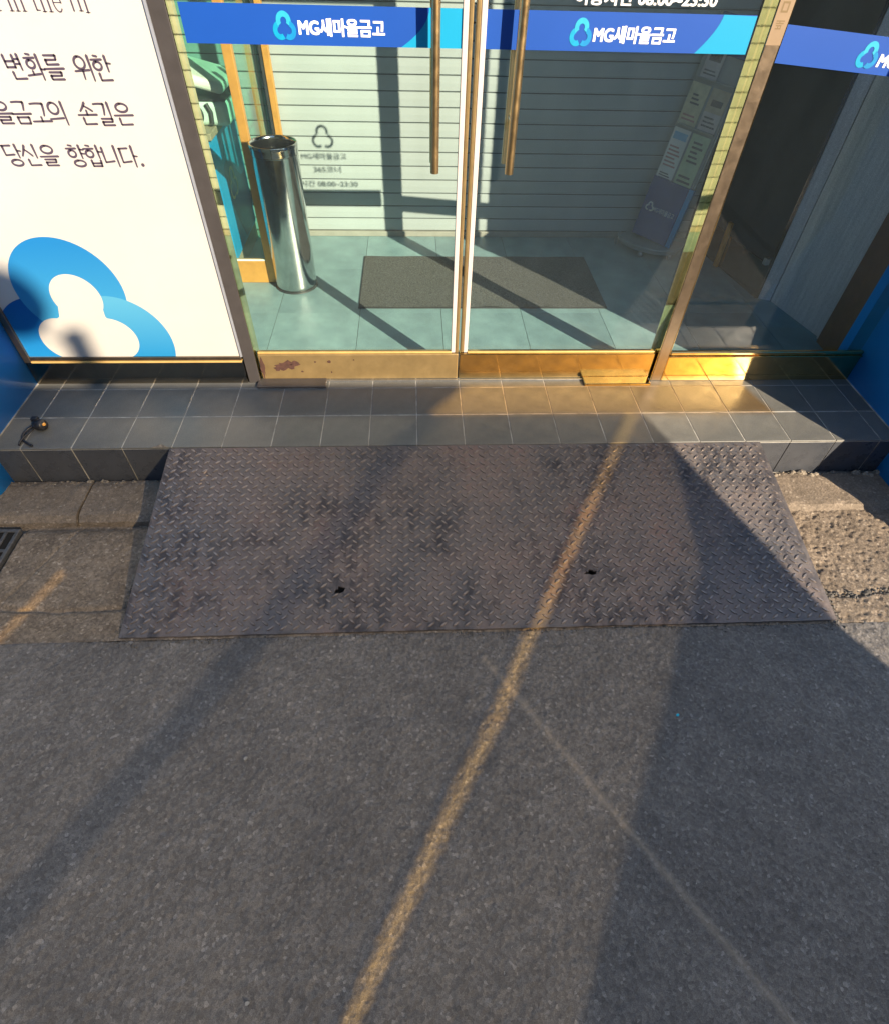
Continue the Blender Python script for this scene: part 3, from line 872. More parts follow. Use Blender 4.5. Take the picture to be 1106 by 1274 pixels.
def syllable(mb, ch, S, ox, oz, y):
    s = SYL[ch]
    if '_' in s:
        p = s.split('_'); c, v, f = p[0], p[1], (p[2] if len(p) > 2 else None)
    else:
        c, v, f = s[0], s[1], (s[2] if len(s) > 2 else None)
    if v in ('u', 'o'):
        cons(mb, c, (.18, .60, .82, 1.0) if f else (.15, .36, .85, .95), S, ox, oz, y)
        if f: cons(mb, f, (.18, -.02, .85, .30), S, ox, oz, y)
    elif v in ('wa', 'wi', 'ui'):
        cons(mb, c, (.08, .46, .62, 1.0), S, ox, oz, y)
    else:
        cons(mb, c, (.0, .44, .56, .98) if f else (.02, .12, .58, .92), S, ox, oz, y)
        if f: cons(mb, f, (.2, -.04, .84, .28), S, ox, oz, y)
    vow(mb, v, 0, S, ox, oz, y, bool(f))
YT = YF + 0.004 - 0.0006
mbt = MB()
def line(txt, xr, zb, pitch, S):
    x = xr
    for ch in reversed(txt):
        if ch == ' ':
            x -= pitch * 0.62
        elif ch == '.':
            c = [(x - 0.012 + 0.006 * math.cos(R(a)), zb + 0.004 + 0.006 * math.sin(R(a))) for a in range(0, 360, 30)]
            mbt.add([(p[0], YT, p[1]) for p in c], [tuple(range(12))])
            x -= 0.022
        else:
            x -= pitch
            if x > -1.74:
                syllable(mbt, ch, S, x, zb, YT)
line('변화를 위한', -0.980, 1.134, 0.0565, 0.060)
line('마을금고의 손길은', -0.962, 1.014, 0.0575, 0.060)
line('당신을 향합니다.', -0.968, 0.892, 0.0575, 0.060)
# foot of an English line above
def latin(s, xr, zb, h):
    W = {'n': .62, 'i': .32, 't': .38, 'h': .62, 'e': .52, ' ': .3, 'f': .36, 'u': .62}
    x = xr - sum(W[c] for c in s) * h
    for c in s:
        w = W[c] * h
        st = lambda u, z0, z1: (seg(mbt, (x + u * w, z1), (x + u * w, zb + z0), h * .045, h * .045, YT, 2), seg(mbt, (x + u * w - h * .1, zb + z0), (x + u * w + h * .1, zb + z0), h * .02, h * .02, YT, 2))
        if c in 'nh':
            st(.22, 0, zb + h * (.7 if c == 'n' else 1.0)); st(.74, 0, zb + h * .5)
            stroke(mbt, [(x + w * (.48 - .26 * math.cos(R(a))), zb + h * (.48 + .2 * math.sin(R(a)))) for a in range(0, 181, 20)], h * .03, h * .04, YT)
        elif c == 'i':
            st(.5, 0, zb + h * .68)
        elif c in 'tf':
            seg(mbt, (x + .42 * w, zb + h * .9), (x + .42 * w, zb + h * .05), h * .045, h * .04, YT, 2)
            seg(mbt, (x + .15 * w, zb + h * .66), (x + .9 * w, zb + h * .66), h * .022, h * .022, YT, 2)
            if c == 't': seg(mbt, (x + .42 * w, zb + h * .05), (x + .85 * w, zb + h * .05), h * .03, h * .02, YT, 2)
        elif c == 'e':
            stroke(mbt, [(x + w * (.5 + .36 * math.cos(R(a))), zb + h * (.34 + .34 * math.sin(R(a)))) for a in range(0, 321, 20)], h * .035, h * .03, YT)
            seg(mbt, (x + .15 * w, zb + h * .36), (x + .86 * w, zb + h * .36), h * .02, h * .02, YT, 2)
        elif c == 'u':
            st(.25, .06 * h, zb + h * .68); st(.75, 0, zb + h * .68)
        x += w
latin('in in the fu', -0.985, 1.296, 0.058)
mbt.build('lettering', M['poster_ink'], poster, recalc=False)

# ---- posts either side of the double door
t = thing('door_post', 'dull grey-brown metal door post between the white poster and the left glass door', 'door post', (-0.79, YF, 0))
MB().box(-0.8165, -0.765, YF, YF + 0.088, 0.0005, 2.55).build('post', M['post_bronze'], t, bevel=0.002)
MB().box(-0.7648, -0.7628, YF + 0.003, YF + 0.086, 0.002, 2.55).build('inner_facing', M['gold_mirror'], t)
t = thing('door_post', 'gold door post with fingermarks and tan lettered tape, right of the double glass door', 'door post', (1.085, YF, 0))
MB().box(1.063, 1.1115, YF, YF + 0.088, 0.0005, 2.55).build('post', M['gold_satin'], t, bevel=0.002)
MB().prism([(1.0608, YF + 0.003), (1.0562, YF + 0.086), (1.0628, YF + 0.086), (1.0628, YF + 0.003)], 'z', 0.002, 2.55).build('inner_facing', M['gold_mirror'], t)
MB().box(1.1117, 1.1135, YF - 0.001, YF + 0.086, 0.002, 2.55).build('outer_bead', M['gold'], t)
tp = MB().box(1.064, 1.1105, YF - 0.0012, YF - 0.0002, 1.255, 1.60).build('tape_label', M['tape'], t)
mb = MB()
for i, ch in enumerate(('배', 'ㅁ', 'ㄷ', '새', '마')):
    vs_, fs = text_geo(ch, 1.0, 0.012)
    xs = [v[0] for v in vs_]; ys = [v[1] for v in vs_]
    s = 0.026 / max(max(xs) - min(xs), max(ys) - min(ys))
    z0 = 1.292 + i * 0.042
    cxm, cym = (max(xs) + min(xs)) / 2, (max(ys) + min(ys)) / 2
    mb.add([(1.0865 - (v[1] - cym) * s, YF - 0.0016 + v[2] * 0.2, z0 + 0.013 + (v[0] - cxm) * s) for v in vs_], fs)
mb.build('lettering', M['tape_ink'], tp, recalc=False)

# ---- double glass door
YD = 0.478
def decal(parent, x0, x1, z0, z1, y, cyan_poly, logo_c, txt, name='blue_band'):
    b = MB().box(x0, x1, y - 0.0008, y - 0.0001, z0, z1).build(name, M['band_blue'], parent)
    if cyan_poly:
        MB().add([(x, y - 0.0012, z) for x, z in cyan_poly], [tuple(range(len(cyan_poly)))]).build('cyan_corner', M['band_cyan'], b, recalc=False)
    m_ = MB()
    lx, lz, s = logo_c
    trefoil(lx, lz, s, lambda u, w, h: (u, y - 0.0011 - h, w), (0, 1, 2), m_, t=0.0006, d=0.66, w=0.96, ring=(1.0, 0.40), sweep=(125, 105, 105))
    m_.build('emblem', [M['cyan_a'], M['cyan_c'], M['cyan_b']], b, recalc=False)
    if txt:
        m_ = MB()
        s, a0, a1, b0, b1 = txt
        fit_text(s, a0, a1, b0, b1, y - 0.0013, m_, 0.042)
        m_.build('lettering', M['white_print'], b, recalc=False)
    return b
ZB0, ZB1 = 1.226, 1.322
def door(label, x0, x1, gx0, gx1, rail_m, side, glass):
    t = thing('glass_door', label, 'door', ((x0 + x1) / 2, YD, 0.004), 'double glass door leaves')
    MB().box(gx0, gx1, YD + 0.0, YD + 0.010, 0.1385, 2.2).build('glass_pane', glass, t)
    MB().box(gx0, gx1, YD - 0.012, YD - 0.0005, 0.1375, 0.146).build('glazing_bead', M['gold_bead'], t, bevel=0.003)  # gold strip added for the sun highlight along the rail's top edge
    MB().box(x0, x1, YD - 0.016, YD + 0.026, 0.006, 0.137).build('bottom_rail', rail_m, t, bevel=0.004)
    # meeting stile: white brush strip, copper edge
    xi = gx1 if side < 0 else gx0
    s = 1 if side < 0 else -1
    a = lambda d0, d1: (min(xi + s * d0, xi + s * d1), max(xi + s * d0, xi + s * d1))
    MB().box(*a(-0.001, 0.0165), YD - 0.007, YD + 0.018, 0.139, 2.2).build('white_strip', M['white_strip'], t, bevel=0.002)
    MB().box(*a(0.017, 0.0315), YD - 0.008, YD + 0.019, 0.139, 2.2).build('copper_edge', M['copper'], t, bevel=0.004)
    MB().box(x0, x1, YD - 0.016, YD + 0.026, 2.201, 2.30).build('top_rail', rail_m, t, bevel=0.004)
    # pull handle: a bar outside and one inside on through-bolts
    hx = 0.026 if side < 0 else 0.288
    h = MB().tube([(hx, YD - 0.052, 0.888), (hx, YD - 0.052, 1.78)], 0.0145, 20).build('pull_handle', M['brass'], t)
    MB().tube([(hx, YD + 0.062, 0.888), (hx, YD + 0.062, 1.78)], 0.0145, 20).build('inner_bar', M['brass'], h)
    for z in (1.035, 1.64):
        MB().tube([(hx, YD - 0.052, z), (hx, YD - 0.002, z)], 0.006, 10).tube([(hx, YD + 0.012, z), (hx, YD + 0.062, z)], 0.006, 10).build('bolt', M['alu'], h)
    return t
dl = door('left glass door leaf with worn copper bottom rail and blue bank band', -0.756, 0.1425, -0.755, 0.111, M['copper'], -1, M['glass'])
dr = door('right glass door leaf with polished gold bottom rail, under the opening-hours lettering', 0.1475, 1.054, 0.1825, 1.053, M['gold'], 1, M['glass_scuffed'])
cy = [(0.112, ZB0), (0.112, ZB1)] + [(-0.012 + 0.02 * math.sin(R(a)) - 0.075 * (1 - a / 90.0) ** 2.0 * 0.9, ZB1 - (ZB1 - ZB0) * (1 - a / 90.0)) for a in range(90, -1, -10)]
decal(dl, -0.738, 0.110, ZB0, ZB1, YD, cy, (-0.434, 1.269, 0.0232), ('MG새마을금고', -0.392, -0.128, 1.248, 1.293))
cy2 = [(1.024, ZB0), (1.024, ZB1 - 0.002)] + [(0.918 - 0.062 * (1 - a / 90.0) ** 1.6, ZB1 - (ZB1 - ZB0) * (1 - a / 90.0)) for a in range(90, -1, -10)]
decal(dr, 0.184, 1.024, ZB0, ZB1, YD, cy2, (0.480, 1.269, 0.0232), ('MG새마을금고', 0.520, 0.783, 1.246, 1.291))
# rust blots on the left rail
mb = MB()
bl = [0]
def blot(cx, cz, rx, rz, n=22):
    bl[0] += 1; yb_ = YD - 0.0164 - 0.0002 * bl[0]
    p = [(cx + rx * math.cos(2 * math.pi * k / n) * random.uniform(.6, 1.25), cz + rz * math.sin(2 * math.pi * k / n) * random.uniform(.5, 1.3)) for k in range(n)]
    mb.add([(x, yb_, z) for x, z in p] + [(cx, yb_, cz)], [(k, (k + 1) % n, n) for k in range(n)])
blot(-0.635, 0.083, 0.05, 0.024); blot(-0.665, 0.07, 0.03, 0.018); blot(-0.60, 0.092, 0.025, 0.012); blot(-0.745, 0.07, 0.012, 0.05)
for x, z, r_ in ((-0.505, 0.10, .006), (-0.44, 0.10, .009), (-0.437, 0.045, .004), (-0.33, 0.11, .004), (-0.57, 0.05, .006)): blot(x, z, r_, r_, 9)
mb.build('rust_stain', M['rust'], dl, recalc=False)
# white vinyl lettering and emblem on the right leaf, most of it above the picture; its shadow falls on the back wall
mb = MB()
trefoil(0.700, 1.60, 0.036, lambda u, w, h: (u, YD - 0.0006 - h, w), (0, 0, 0), mb, t=0.0005, d=0.86, ring=(1.0, 0.62), sweep=(112, 112, 112))
fit_text('MG새마을금고', 0.56, 0.83, 1.487, 1.523, YD - 0.0006, mb, 0.04)
fit_text('365코너', 0.625, 0.79, 1.416, 1.454, YD - 0.0006, mb, 0.04)
fit_text('이용시간 08:00~23:30', 0.447, 0.885, 1.336, 1.374, YD - 0.0006, mb, 0.04)
mb.build('hours_lettering', M['white_print'], dr, recalc=False)

# sill strip and floor spring covers
tag(MB().box(-0.755, 1.058, 0.452, 0.4605, 0.0, 0.0055).build('door_sill', M['alu'], None, bevel=0.001), 'thin aluminium sill strip under the double glass door', 'sill')
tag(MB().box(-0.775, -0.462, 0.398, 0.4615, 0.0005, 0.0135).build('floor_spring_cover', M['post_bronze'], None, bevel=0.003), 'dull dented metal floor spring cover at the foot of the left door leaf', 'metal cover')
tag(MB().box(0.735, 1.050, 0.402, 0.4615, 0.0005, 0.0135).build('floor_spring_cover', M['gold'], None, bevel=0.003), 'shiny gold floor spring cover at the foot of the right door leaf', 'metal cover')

# ---- right fixed glass panel
t = thing('side_window', 'dark fixed glass panel with gold bottom rail and blue band, beside the gold door post', 'window', (1.57, YF, 0))
MB().box(1.1137, 2.03, YF - 0.002, YF + 0.05, 0.0005, 0.128).build('bottom_rail', M['gold'], t, bevel=0.002, seg=1)
MB().box(1.1137, 2.03, YF - 0.010, YF + 0.014, 0.1285, 0.136).build('gold_stop', M['gold'], t, bevel=0.003)
MB().box(1.1137, 2.03, YF - 0.004, YF + 0.016, 0.1365, 0.156).build('glazing_bead', M['gold'], t, bevel=0.006, seg=3)
MB().box(1.116, 2.025, YF + 0.018, YF + 0.026, 0.14, 2.5).build('glass_pane', M['glass_dark'], t)
bn = decal(t, 1.1165, 2.02, 1.209, 1.305, YF + 0.018, None, (1.425, 1.253, 0.0232), ('MG새마을금고', 1.466, 1.735, 1.225, 1.270))
pv = Vector((1.1165, YF, 1.257)) - Vector(t['base'])      # this band was stuck on slightly crooked
bn.matrix_local = Matrix.Translation(pv) @ Matrix.Rotation(R(4.2), 4, 'Y') @ Matrix.Translation(-pv)
# header across the whole front
tag(MB().box(-1.765, 2.03, YF + 0.0005, YF + 0.09, 2.5505, 2.8).build('header_beam', M['gold_dull']), 'metal header beam over the shop doors', 'beam')

# ================================================================== INSIDE
mt = thing('doormat', 'dark grey rectangular doormat on the shop floor behind the glass doors', 'doormat', (0.33, 1.445, 0))
n_, m_ = 40, 20
vs_, fs = [], []
for j in range(m_ + 1):
    for i in range(n_ + 1):
        x = -0.352 + 1.362 * i / n_; y = 1.132 + 0.63 * j / m_
        e = 0.006 * (abs(math.sin(i * .9)) * (j == 0) * (18 < i < 40)) * 0.5
        vs_.append((x, y - e, 0.008 + 0.0015 * math.sin(i * .7 + j) + (0.004 if j == 0 and i in (20, 21, 22, 30) else 0)))
for j in range(m_):
    for i in range(n_):
        a = j * (n_ + 1) + i
        fs.append((a, a + 1, a + n_ + 2, a + n_ + 1))
MB().add(vs_, fs, 0, True).build('pile', M['mat'], mt, recalc=False)
MB().box(-0.357, 1.014, 1.1275, 1.7665, 0.0008, 0.005).build('backing', M['mat_edge'], mt)

# stainless bin
t = thing('ashtray_bin', 'tall polished stainless steel cylinder bin standing inside the left glass door', 'bin', (-0.722, 1.402, 0))
MB().lathe(-0.722, 1.402, [(0.0, 0.004), (0.106, 0.004), (0.112, 0.012), (0.1135, 0.03), (0.1135, 0.665), (0.1145, 0.668)], 64).build('body', M['steel'], t, recalc=True)
MB().lathe(-0.722, 1.402, [(0.1145, 0.669), (0.1155, 0.675), (0.1155, 0.694), (0.117, 0.70), (0.117, 0.712), (0.1145, 0.716), (0.108, 0.714), (0.106, 0.70), (0.106, 0.60)], 64).build('rim', M['steel'], t)
MB().lathe(-0.722, 1.402, [(0.1055, 0.62), (0.0, 0.615)], 48).build('tray', M['dark_plastic'], t)
MB().lathe(-0.722, 1.402, [(0.118, 0.001), (0.118, 0.006), (0.107, 0.007)], 48).build('foot_ring', M['dark_plastic'], t)

# gold framed partition on the left
t = thing('glass_partition', 'gold framed glass partition with green panes behind the steel bin', 'partition', (-1.2, 1.45, 0))
def post(x0, x1, y0, y1, nm='post'):
    MB().box(x0, x1, y0, y1, 0.001, 2.6).build(nm, M['gold_frame'], t, bevel=0.002)
post(-0.880, -0.838, 1.425, 1.465)
post(-0.829, -0.795, 2.03, 2.07)
MB().box(-0.845, -0.832, 2.028, 2.072, 0.001, 2.6).build('dark_trim', M['dark_plastic'], t)
MB().box(-2.59, -0.8805, 1.425, 1.465, 0.001, 0.125).build('bottom_rail', M['gold_frame'], t, bevel=0.002)
MB().box(-2.59, -0.8805, 1.4245, 1.435, 0.126, 0.133).build('glazing_bead', M['pale_plastic'], t)
MB().box(-2.59, -0.8805, 1.441, 1.447, 0.1345, 2.6).build('front_pane', M['glass'], t)
MB().box(-0.862, -0.856, 1.466, 2.029, 0.10, 2.6).build('side_pane', M['glass_green'], t)
MB().box(-0.880, -0.838, 1.466, 2.029, 0.001, 0.099).build('side_rail', M['gold_frame'], t, bevel=0.002)

# blue counter behind the partition
t = thing('service_counter', 'blue wave-printed counter with tan worktop behind the left glass partition', 'counter', (-1.4, 1.8, 0))
bd = MB().box(-2.0, -1.052, 1.50, 2.07, 0.10, 0.69).build('body', M['counter_blue'], t)
MB().box(-2.02, -1.035, 1.485, 2.0695, 0.691, 0.722).build('worktop', M['counter_tan'], t, bevel=0.004)
MB().box(-1.99, -1.058, 1.505, 2.068, 0.001, 0.0995).build('plinth', M['counter_tan'], t)
wave = [(1.62, 0.52)] + [(1.62 + 0.44 * i / 12, 0.52 + 0.045 * math.sin(i * .5) - .1 * i / 12) for i in range(1, 13)] + [(2.065, 0.11), (1.80, 0.11), (1.72, 0.22), (1.66, 0.34)]
MB().add([(-1.0512, y, z) for y, z in wave], [tuple(range(len(wave)))]).build('navy_wave', M['counter_navy'], bd, recalc=False)
mb = MB()
trefoil(1.75, 0.415, 0.048, lambda u, w, h: (-1.0508 + h, u, w), (0, 0, 0), mb, t=0.0006, d=0.8, ring=(1.0, 0.72))
mb.build('emblem', M['pale_gold_print'], bd, recalc=False)

# machine on the counter
t = thing('counting_machine', 'rounded pale green desktop machine with a tilted lid on the blue counter', 'machine', (-1.12, 1.78, 0.722))
MB().box(-1.28, -0.955, 1.60, 1.93, 0.723, 0.83).build('body', M['mint'], t, bevel=0.028, seg=5)
lid = MB().box(-1.285, -0.965, 1.595, 1.935, 0.852, 0.902).build('lid', M['pale_plastic'], t, bevel=0.022, seg=4)
pv = Vector((-0.965, 1.76, 0.855)) - Vector(t['base'])
lid.matrix_local = Matrix.Translation(pv) @ Matrix.Rotation(R(13), 4, 'Y') @ Matrix.Translation(-pv)
MB().box(-1.27, -0.96, 1.603, 1.92, 0.8305, 0.8375).build('shadow_gap', M['dark_plastic'], t)
mb = MB()
mb.tube([(-1.135 + 0.05 * math.cos(R(a)), 1.597, 0.775 + 0.045 * math.sin(R(a))) for a in range(-110, 100, 15)], 0.009, 8)
mb.tube([(-1.055, 1.597, 0.82), (-1.04, 1.597, 0.785), (-1.045, 1.597, 0.735)], 0.011, 8)
mb.build('black_trim', M['dark_plastic'], t)

# right side: dark glass door, stone pillar, gold jamb
t = thing('side_door', 'dark glass door with a gold kick plate in the shadowed right side of the lobby', 'door', (1.85, 1.65, 0))
A, B = Vector((1.77, 2.07, 0)), Vector((1.912, 1.245, 0))
d = (B - A).normalized(); nrm = Vector((d.y, -d.x, 0))
if nrm.x > 0: nrm = -nrm
MB().obox(A + Vector((0, 0, 0.19)), B - A, -nrm * 0.012, (0, 0, 2.3)).build('glass_pane', M['dark_wall'], t)
MB().obox(A + Vector((0, 0, 0.002)) + nrm * 0.004, B - A, -nrm * 0.03, (0, 0, 0.186)).build('kick_plate', M['bronze_dark'], t, bevel=0.002)
p = A + d * 0.40
MB().obox(p + nrm * 0.006, d * 0.03, nrm * 0.02, (0, 0, 0.26)).build('stile', M['gold_frame'], t, bevel=0.003)
MB().obox(A + d * 0.80 + Vector((0, 0, 0.189)), d * 0.03, nrm * 0.03, (0, 0, 0.035)).build('floor_catch', M['alu'], t, bevel=0.004)
t = thing('stone_pillar', 'grey streaked stone pillar facing beside the dark side door', 'pillar', (2.02, 1.02, 0))
P0, P1, P2 = Vector((2.078, 0.82, 0)), Vector((1.985, 1.212, 0)), Vector((1.925, 1.242, 0))
MB().add([P0 + Vector((0, 0, 0.001)), P1 + Vector((0, 0, 0.001)), P1 + Vector((.3, 0.05, 0.001)), P0 + Vector((.3, 0, 0.001)), P0 + Vector((0, 0, 2.85)), P1 + Vector((0, 0, 2.85)), P1 + Vector((.3, .05, 2.85)), P0 + Vector((.3, 0, 2.85))],
         [(0, 1, 2, 3), (4, 5, 6, 7), (0, 1, 5, 4), (1, 2, 6, 5), (2, 3, 7, 6), (3, 0, 4, 7)]).build('facing_slab', M['granite'], t)
MB().obox(P1 + Vector((-0.002, 0.004, 0.001)), (P2 - P1) * 0.97, (0.03, 0.03, 0), (0, 0, 2.85)).build('edge_slab', M['granite'], t)
MB().obox(P2 + Vector((-0.004, 0.002, 0.001)), Vector((-0.016, 0.004, 0)), (0.03, 0.04, 0), (0, 0, 2.85)).build('bronze_bead', M['bronze_dark'], t)
MB().obox(P0 + Vector((-0.012, -0.03, 0.001)), (-0.004, 0.028, 0), (0.2, 0.0, 0), (0, 0, 2.85)).build('near_edge', M['granite'], t)
tag(MB().box(2.045, 2.29, 0.506, 0.785, 0.001, 2.85).build('side_jamb', M['jamb_brown']), 'brown bronze side jamb between the stone pillar and the dark glass panel', 'jamb')

# brochure stand with leaflets
A = Vector((1.362, 1.965, 0.085)); B = Vector((1.548, 1.805, 0.055)); TL = Vector((1.535, 2.045, 1.02))
u = (B - A).normalized(); W = (B - A).length
up = (TL - A).normalized(); nf = u.cross(up).normalized()
if nf.y > 0: nf = -nf
t = thing('brochure_stand', 'navy leaflet stand on a curved grey base in the shaded right corner of the lobby', 'stand', tuple(A))
def slab(a, b, z0, z1, th0, th1, nm, mat, bev=0.0, par=None):
    return MB().obox(A + u * a + up * z0 + nf * th0, u * (b - a), nf * (th1 - th0), up * (z1 - z0)).build(nm, mat, par or t, bevel=bev)
slab(0.0, W, 0.05, 1.10, -0.02, 0.0, 'back_board', M['stand_body'], 0.003)
pk = slab(0.0, W - 0.012, 0.0, 0.33, 0.001, 0.028, 'navy_pocket', M['stand_blue'], 0.003)
slab(W - 0.0115, W + 0.02, 0.0, 0.33, -0.01, 0.027, 'blue_edge', M['stand_edge'], 0.002)
slab(0.01, W - 0.01, 0.60, 0.606, 0.001, 0.03, 'pocket_ledge', M['stand_body'])
slab(0.01, W - 0.01, 0.82, 0.826, 0.001, 0.03, 'pocket_ledge', M['stand_body'])
slab(0.02, W - 0.005, 0.94, 1.10, 0.0005, 0.012, 'top_header', M['stand_blue'], 0.002)
slab(W + 0.002, W + 0.012, 0.02, 1.08, -0.03, 0.0, 'side_cheek', M['stand_body'])
mb = MB()
vs_, fs = text_geo('MG새마을금고', 1.0, 0.01)
xs = [v[0] for v in vs_]
s = 0.14 / (max(xs) - min(xs))
mb.add([A + u * (0.075 + (v[0] - min(xs)) * s) + up * (0.155 + v[1] * s * 1.4) + nf * (0.0285 + v[2] * .3) for v in vs_], fs)
trefoil(0.05, 0.17, 0.016, lambda a, b, h: tuple(A + u * a + up * b + nf * (0.0285 + h)), (0, 0, 0), mb)
mb.build('lettering', M['paper_white'], pk, recalc=False)
# curved base tray with castor
c0 = A + (B - A) * 0.5
base_pts = []
for a in range(0, 181, 12):
    q = c0 + u * (math.cos(R(180 - a)) * 0.20) + Vector((nf.x, nf.y, 0)).normalized() * (0.02 + math.sin(R(a)) * 0.13)
    base_pts.append((q.x, q.y))
bk = c0 - Vector((nf.x, nf.y, 0)).normalized() * 0.12
base_pts += [(bk.x + u.x * .2, bk.y + u.y * .2), (bk.x - u.x * .2, min(2.06, bk.y - u.y * .2))]
MB().prism(base_pts, 'z', 0.042, 0.058).build('base_tray', M['stand_body'], t, bevel=0.002)
mb = MB()
rim = [(x, y, 0.066) for x, y in base_pts[:16]]
mb.tube(rim, 0.009, 8).build('base_rim', M['stand_body'], t)
for (x, y) in (base_pts[8], base_pts[2], base_pts[13]):
    MB().tube([(x - 0.008, y + .03, 0.02), (x + 0.008, y + .03, 0.02)], 0.0195, 14).build('castor', M['alu'], t)
def leaflet(label, a, b, z0, z1, th, mat, prints):
    o = thing('leaflet', label, 'leaflet', tuple(A + u * a + up * z0), 'leaflets in the brochure stand')
    MB().obox(A + u * a + up * z0 + nf * th, u * (b - a), nf * 0.004, up * (z1 - z0)).build('sheet', mat, o)
    for (p0, p1, q0, q1, pm) in prints:
        MB().obox(A + u * (a + (b - a) * p0) + up * (z0 + (z1 - z0) * q0) + nf * (th + 0.0041), u * (b - a) * (p1 - p0), nf * 0.0004, up * (z1 - z0) * (q1 - q0)).build('print_block', pm, o)
lines_ = lambda c, n, q0, q1, mar=.12: [(mar, 1 - mar - .1 * (i % 3), q0 + (q1 - q0) * i / n, q0 + (q1 - q0) * (i + .45) / n, c) for i in range(n)]
leaflet('white leaflet with a sky blue heading, lower slot beside the navy pocket corner', 0.006, 0.108, 0.31, 0.585, 0.006, M['paper_white'], [(.1, .9, .8, .93, M['ink_blue'])] + lines_(M['ink_red'], 6, .3, .72) + lines_(M['ink_dark'], 3, .06, .2))
leaflet('pale green leaflet next to the white one in the lower slots', 0.122, 0.232, 0.31, 0.585, 0.010, M['paper_green'], lines_(M['ink_dark'], 5, .5, .92, .2) + lines_(M['ink_dark'], 2, .12, .3))
leaflet('cream leaflet in the middle row above the white leaflet', 0.006, 0.112, 0.607, 0.80, 0.006, M['paper_cream'], lines_(M['ink_dark'], 3, .5, .8, .25) + lines_(M['ink_red'], 2, .1, .3))
leaflet('tan and white leaflet in the middle row above the pale green one', 0.128, 0.232, 0.607, 0.80, 0.007, M['paper_tan'], [(.0, 1, 0, .45, M['paper_pink'])] + lines_(M['ink_dark'], 3, .1, .4) + [(.2, .8, .6, .75, M['ink_dark'])])
leaflet('small grey leaflet in the upper row of the stand', 0.03, 0.125, 0.827, 0.975, 0.014, M['paper_pink'], [(.15, .85, .5, .95, M['ink_dark']), (.3, .7, .58, .88, M['paper_white'])] + lines_(M['ink_dark'], 2, .1, .3))

# ================================================================== CHECKER PLATE RAMP
RX0, RX1, RXB0, RXB1 = -1.058, 1.412, -1.082, 1.462
Y0, Y1, Z0, Z1 = -0.004, -0.765, -0.0025, -0.192
t = thing('loading_ramp', 'long dark checker plate ramp with rust patches and two holes, leaning on the step', 'ramp', (0.18, -0.38, ZR))
def ramp_pt(u_, v_, h=0.0):
    """u 0..1 along, v 0..1 from the step down to the road; h = height off the plate"""
    x = (RX0 + (RX1 - RX0) * u_) * (1 - v_) + (RXB0 + (RXB1 - RXB0) * u_) * v_
    y = Y0 + (Y1 - Y0) * v_
    sag = 0.0
    z = Z0 + (Z1 - Z0) * v_ - sag
    ln = math.hypot(Y1 - Y0, Z1 - Z0)
    return Vector((x, y - h * (Z0 - Z1) / ln * 1.0, z + h * (Y0 - Y1) / ln))
holes = [((423, 734), 0.0), ((734, 711), 0.0)]
def px_on_ramp(px, py):
    f = 714.775
    dd = cf + cr * ((px - 553) / f) - cu * ((py - 637) / f)
    o = Vector(mw.translation)
    pn = Vector((0, Z0 - Z1, Y0 - Y1)); pn = Vector((0, -(Z0 - Z1), (Y0 - Y1)))
    p0 = Vector((0, Y0, Z0))
    tt = (p0 - o).dot(pn) / dd.dot(pn)
    q = o + dd * tt
    v_ = (q.y - Y0) / (Y1 - Y0)
    xa = RX0 * (1 - v_) + RXB0 * v_; xb = RX1 * (1 - v_) + RXB1 * v_
    return (q.x - xa) / (xb - xa), v_
hole_px = [[(416, 738), (418, 733), (421, 733), (421, 729.5), (425, 730), (430, 731.5), (428, 736), (423, 738.5)],
           [(726, 714.5), (729, 711), (731.5, 711.5), (732, 708), (736, 708.8), (739, 710.5), (741.5, 710), (741.5, 714), (736, 715.5), (732, 714)]]
hole_uv = [[px_on_ramp(*p_) for p_ in h] for h in hole_px]
bm = bmesh.new()
loops = [[(i / 60, 0) for i in range(60)] + [(1, j / 20) for j in range(20)] + [(1 - i / 60, 1) for i in range(60)] + [(0, 1 - j / 20) for j in range(20)]] + hole_uv
edges = []
rnd = random.Random(3)
for k, lp in enumerate(loops):
    vv = []
    for (a, b) in lp:
        jz = rnd.uniform(-.0012, .0012) if k == 0 and b in (0, 1) else 0
        vv.append(bm.verts.new(ramp_pt(a, b) + Vector((0, jz, 0))))
    for i in range(len(vv)):
        edges.append(bm.edges.new((vv[i], vv[(i + 1) % len(vv)])))
bmesh.ops.triangle_fill(bm, edges=edges, use_beauty=True)
ext = bmesh.ops.extrude_face_region(bm, geom=list(bm.faces))
bmesh.ops.translate(bm, verts=[g for g in ext['geom'] if isinstance(g, bmesh.types.BMVert)], vec=(0, 0, -0.006))
bmesh.ops.recalc_face_normals(bm, faces=bm.faces)
bmesh.ops.translate(bm, verts=bm.verts, vec=-Vector(t['base']))
me = bpy.data.meshes.new('plate'); bm.to_mesh(me); bm.free()
me.materials.append(M['plate'])
po = bpy.data.objects.new('plate', me); COL.objects.link(po); po.parent = t
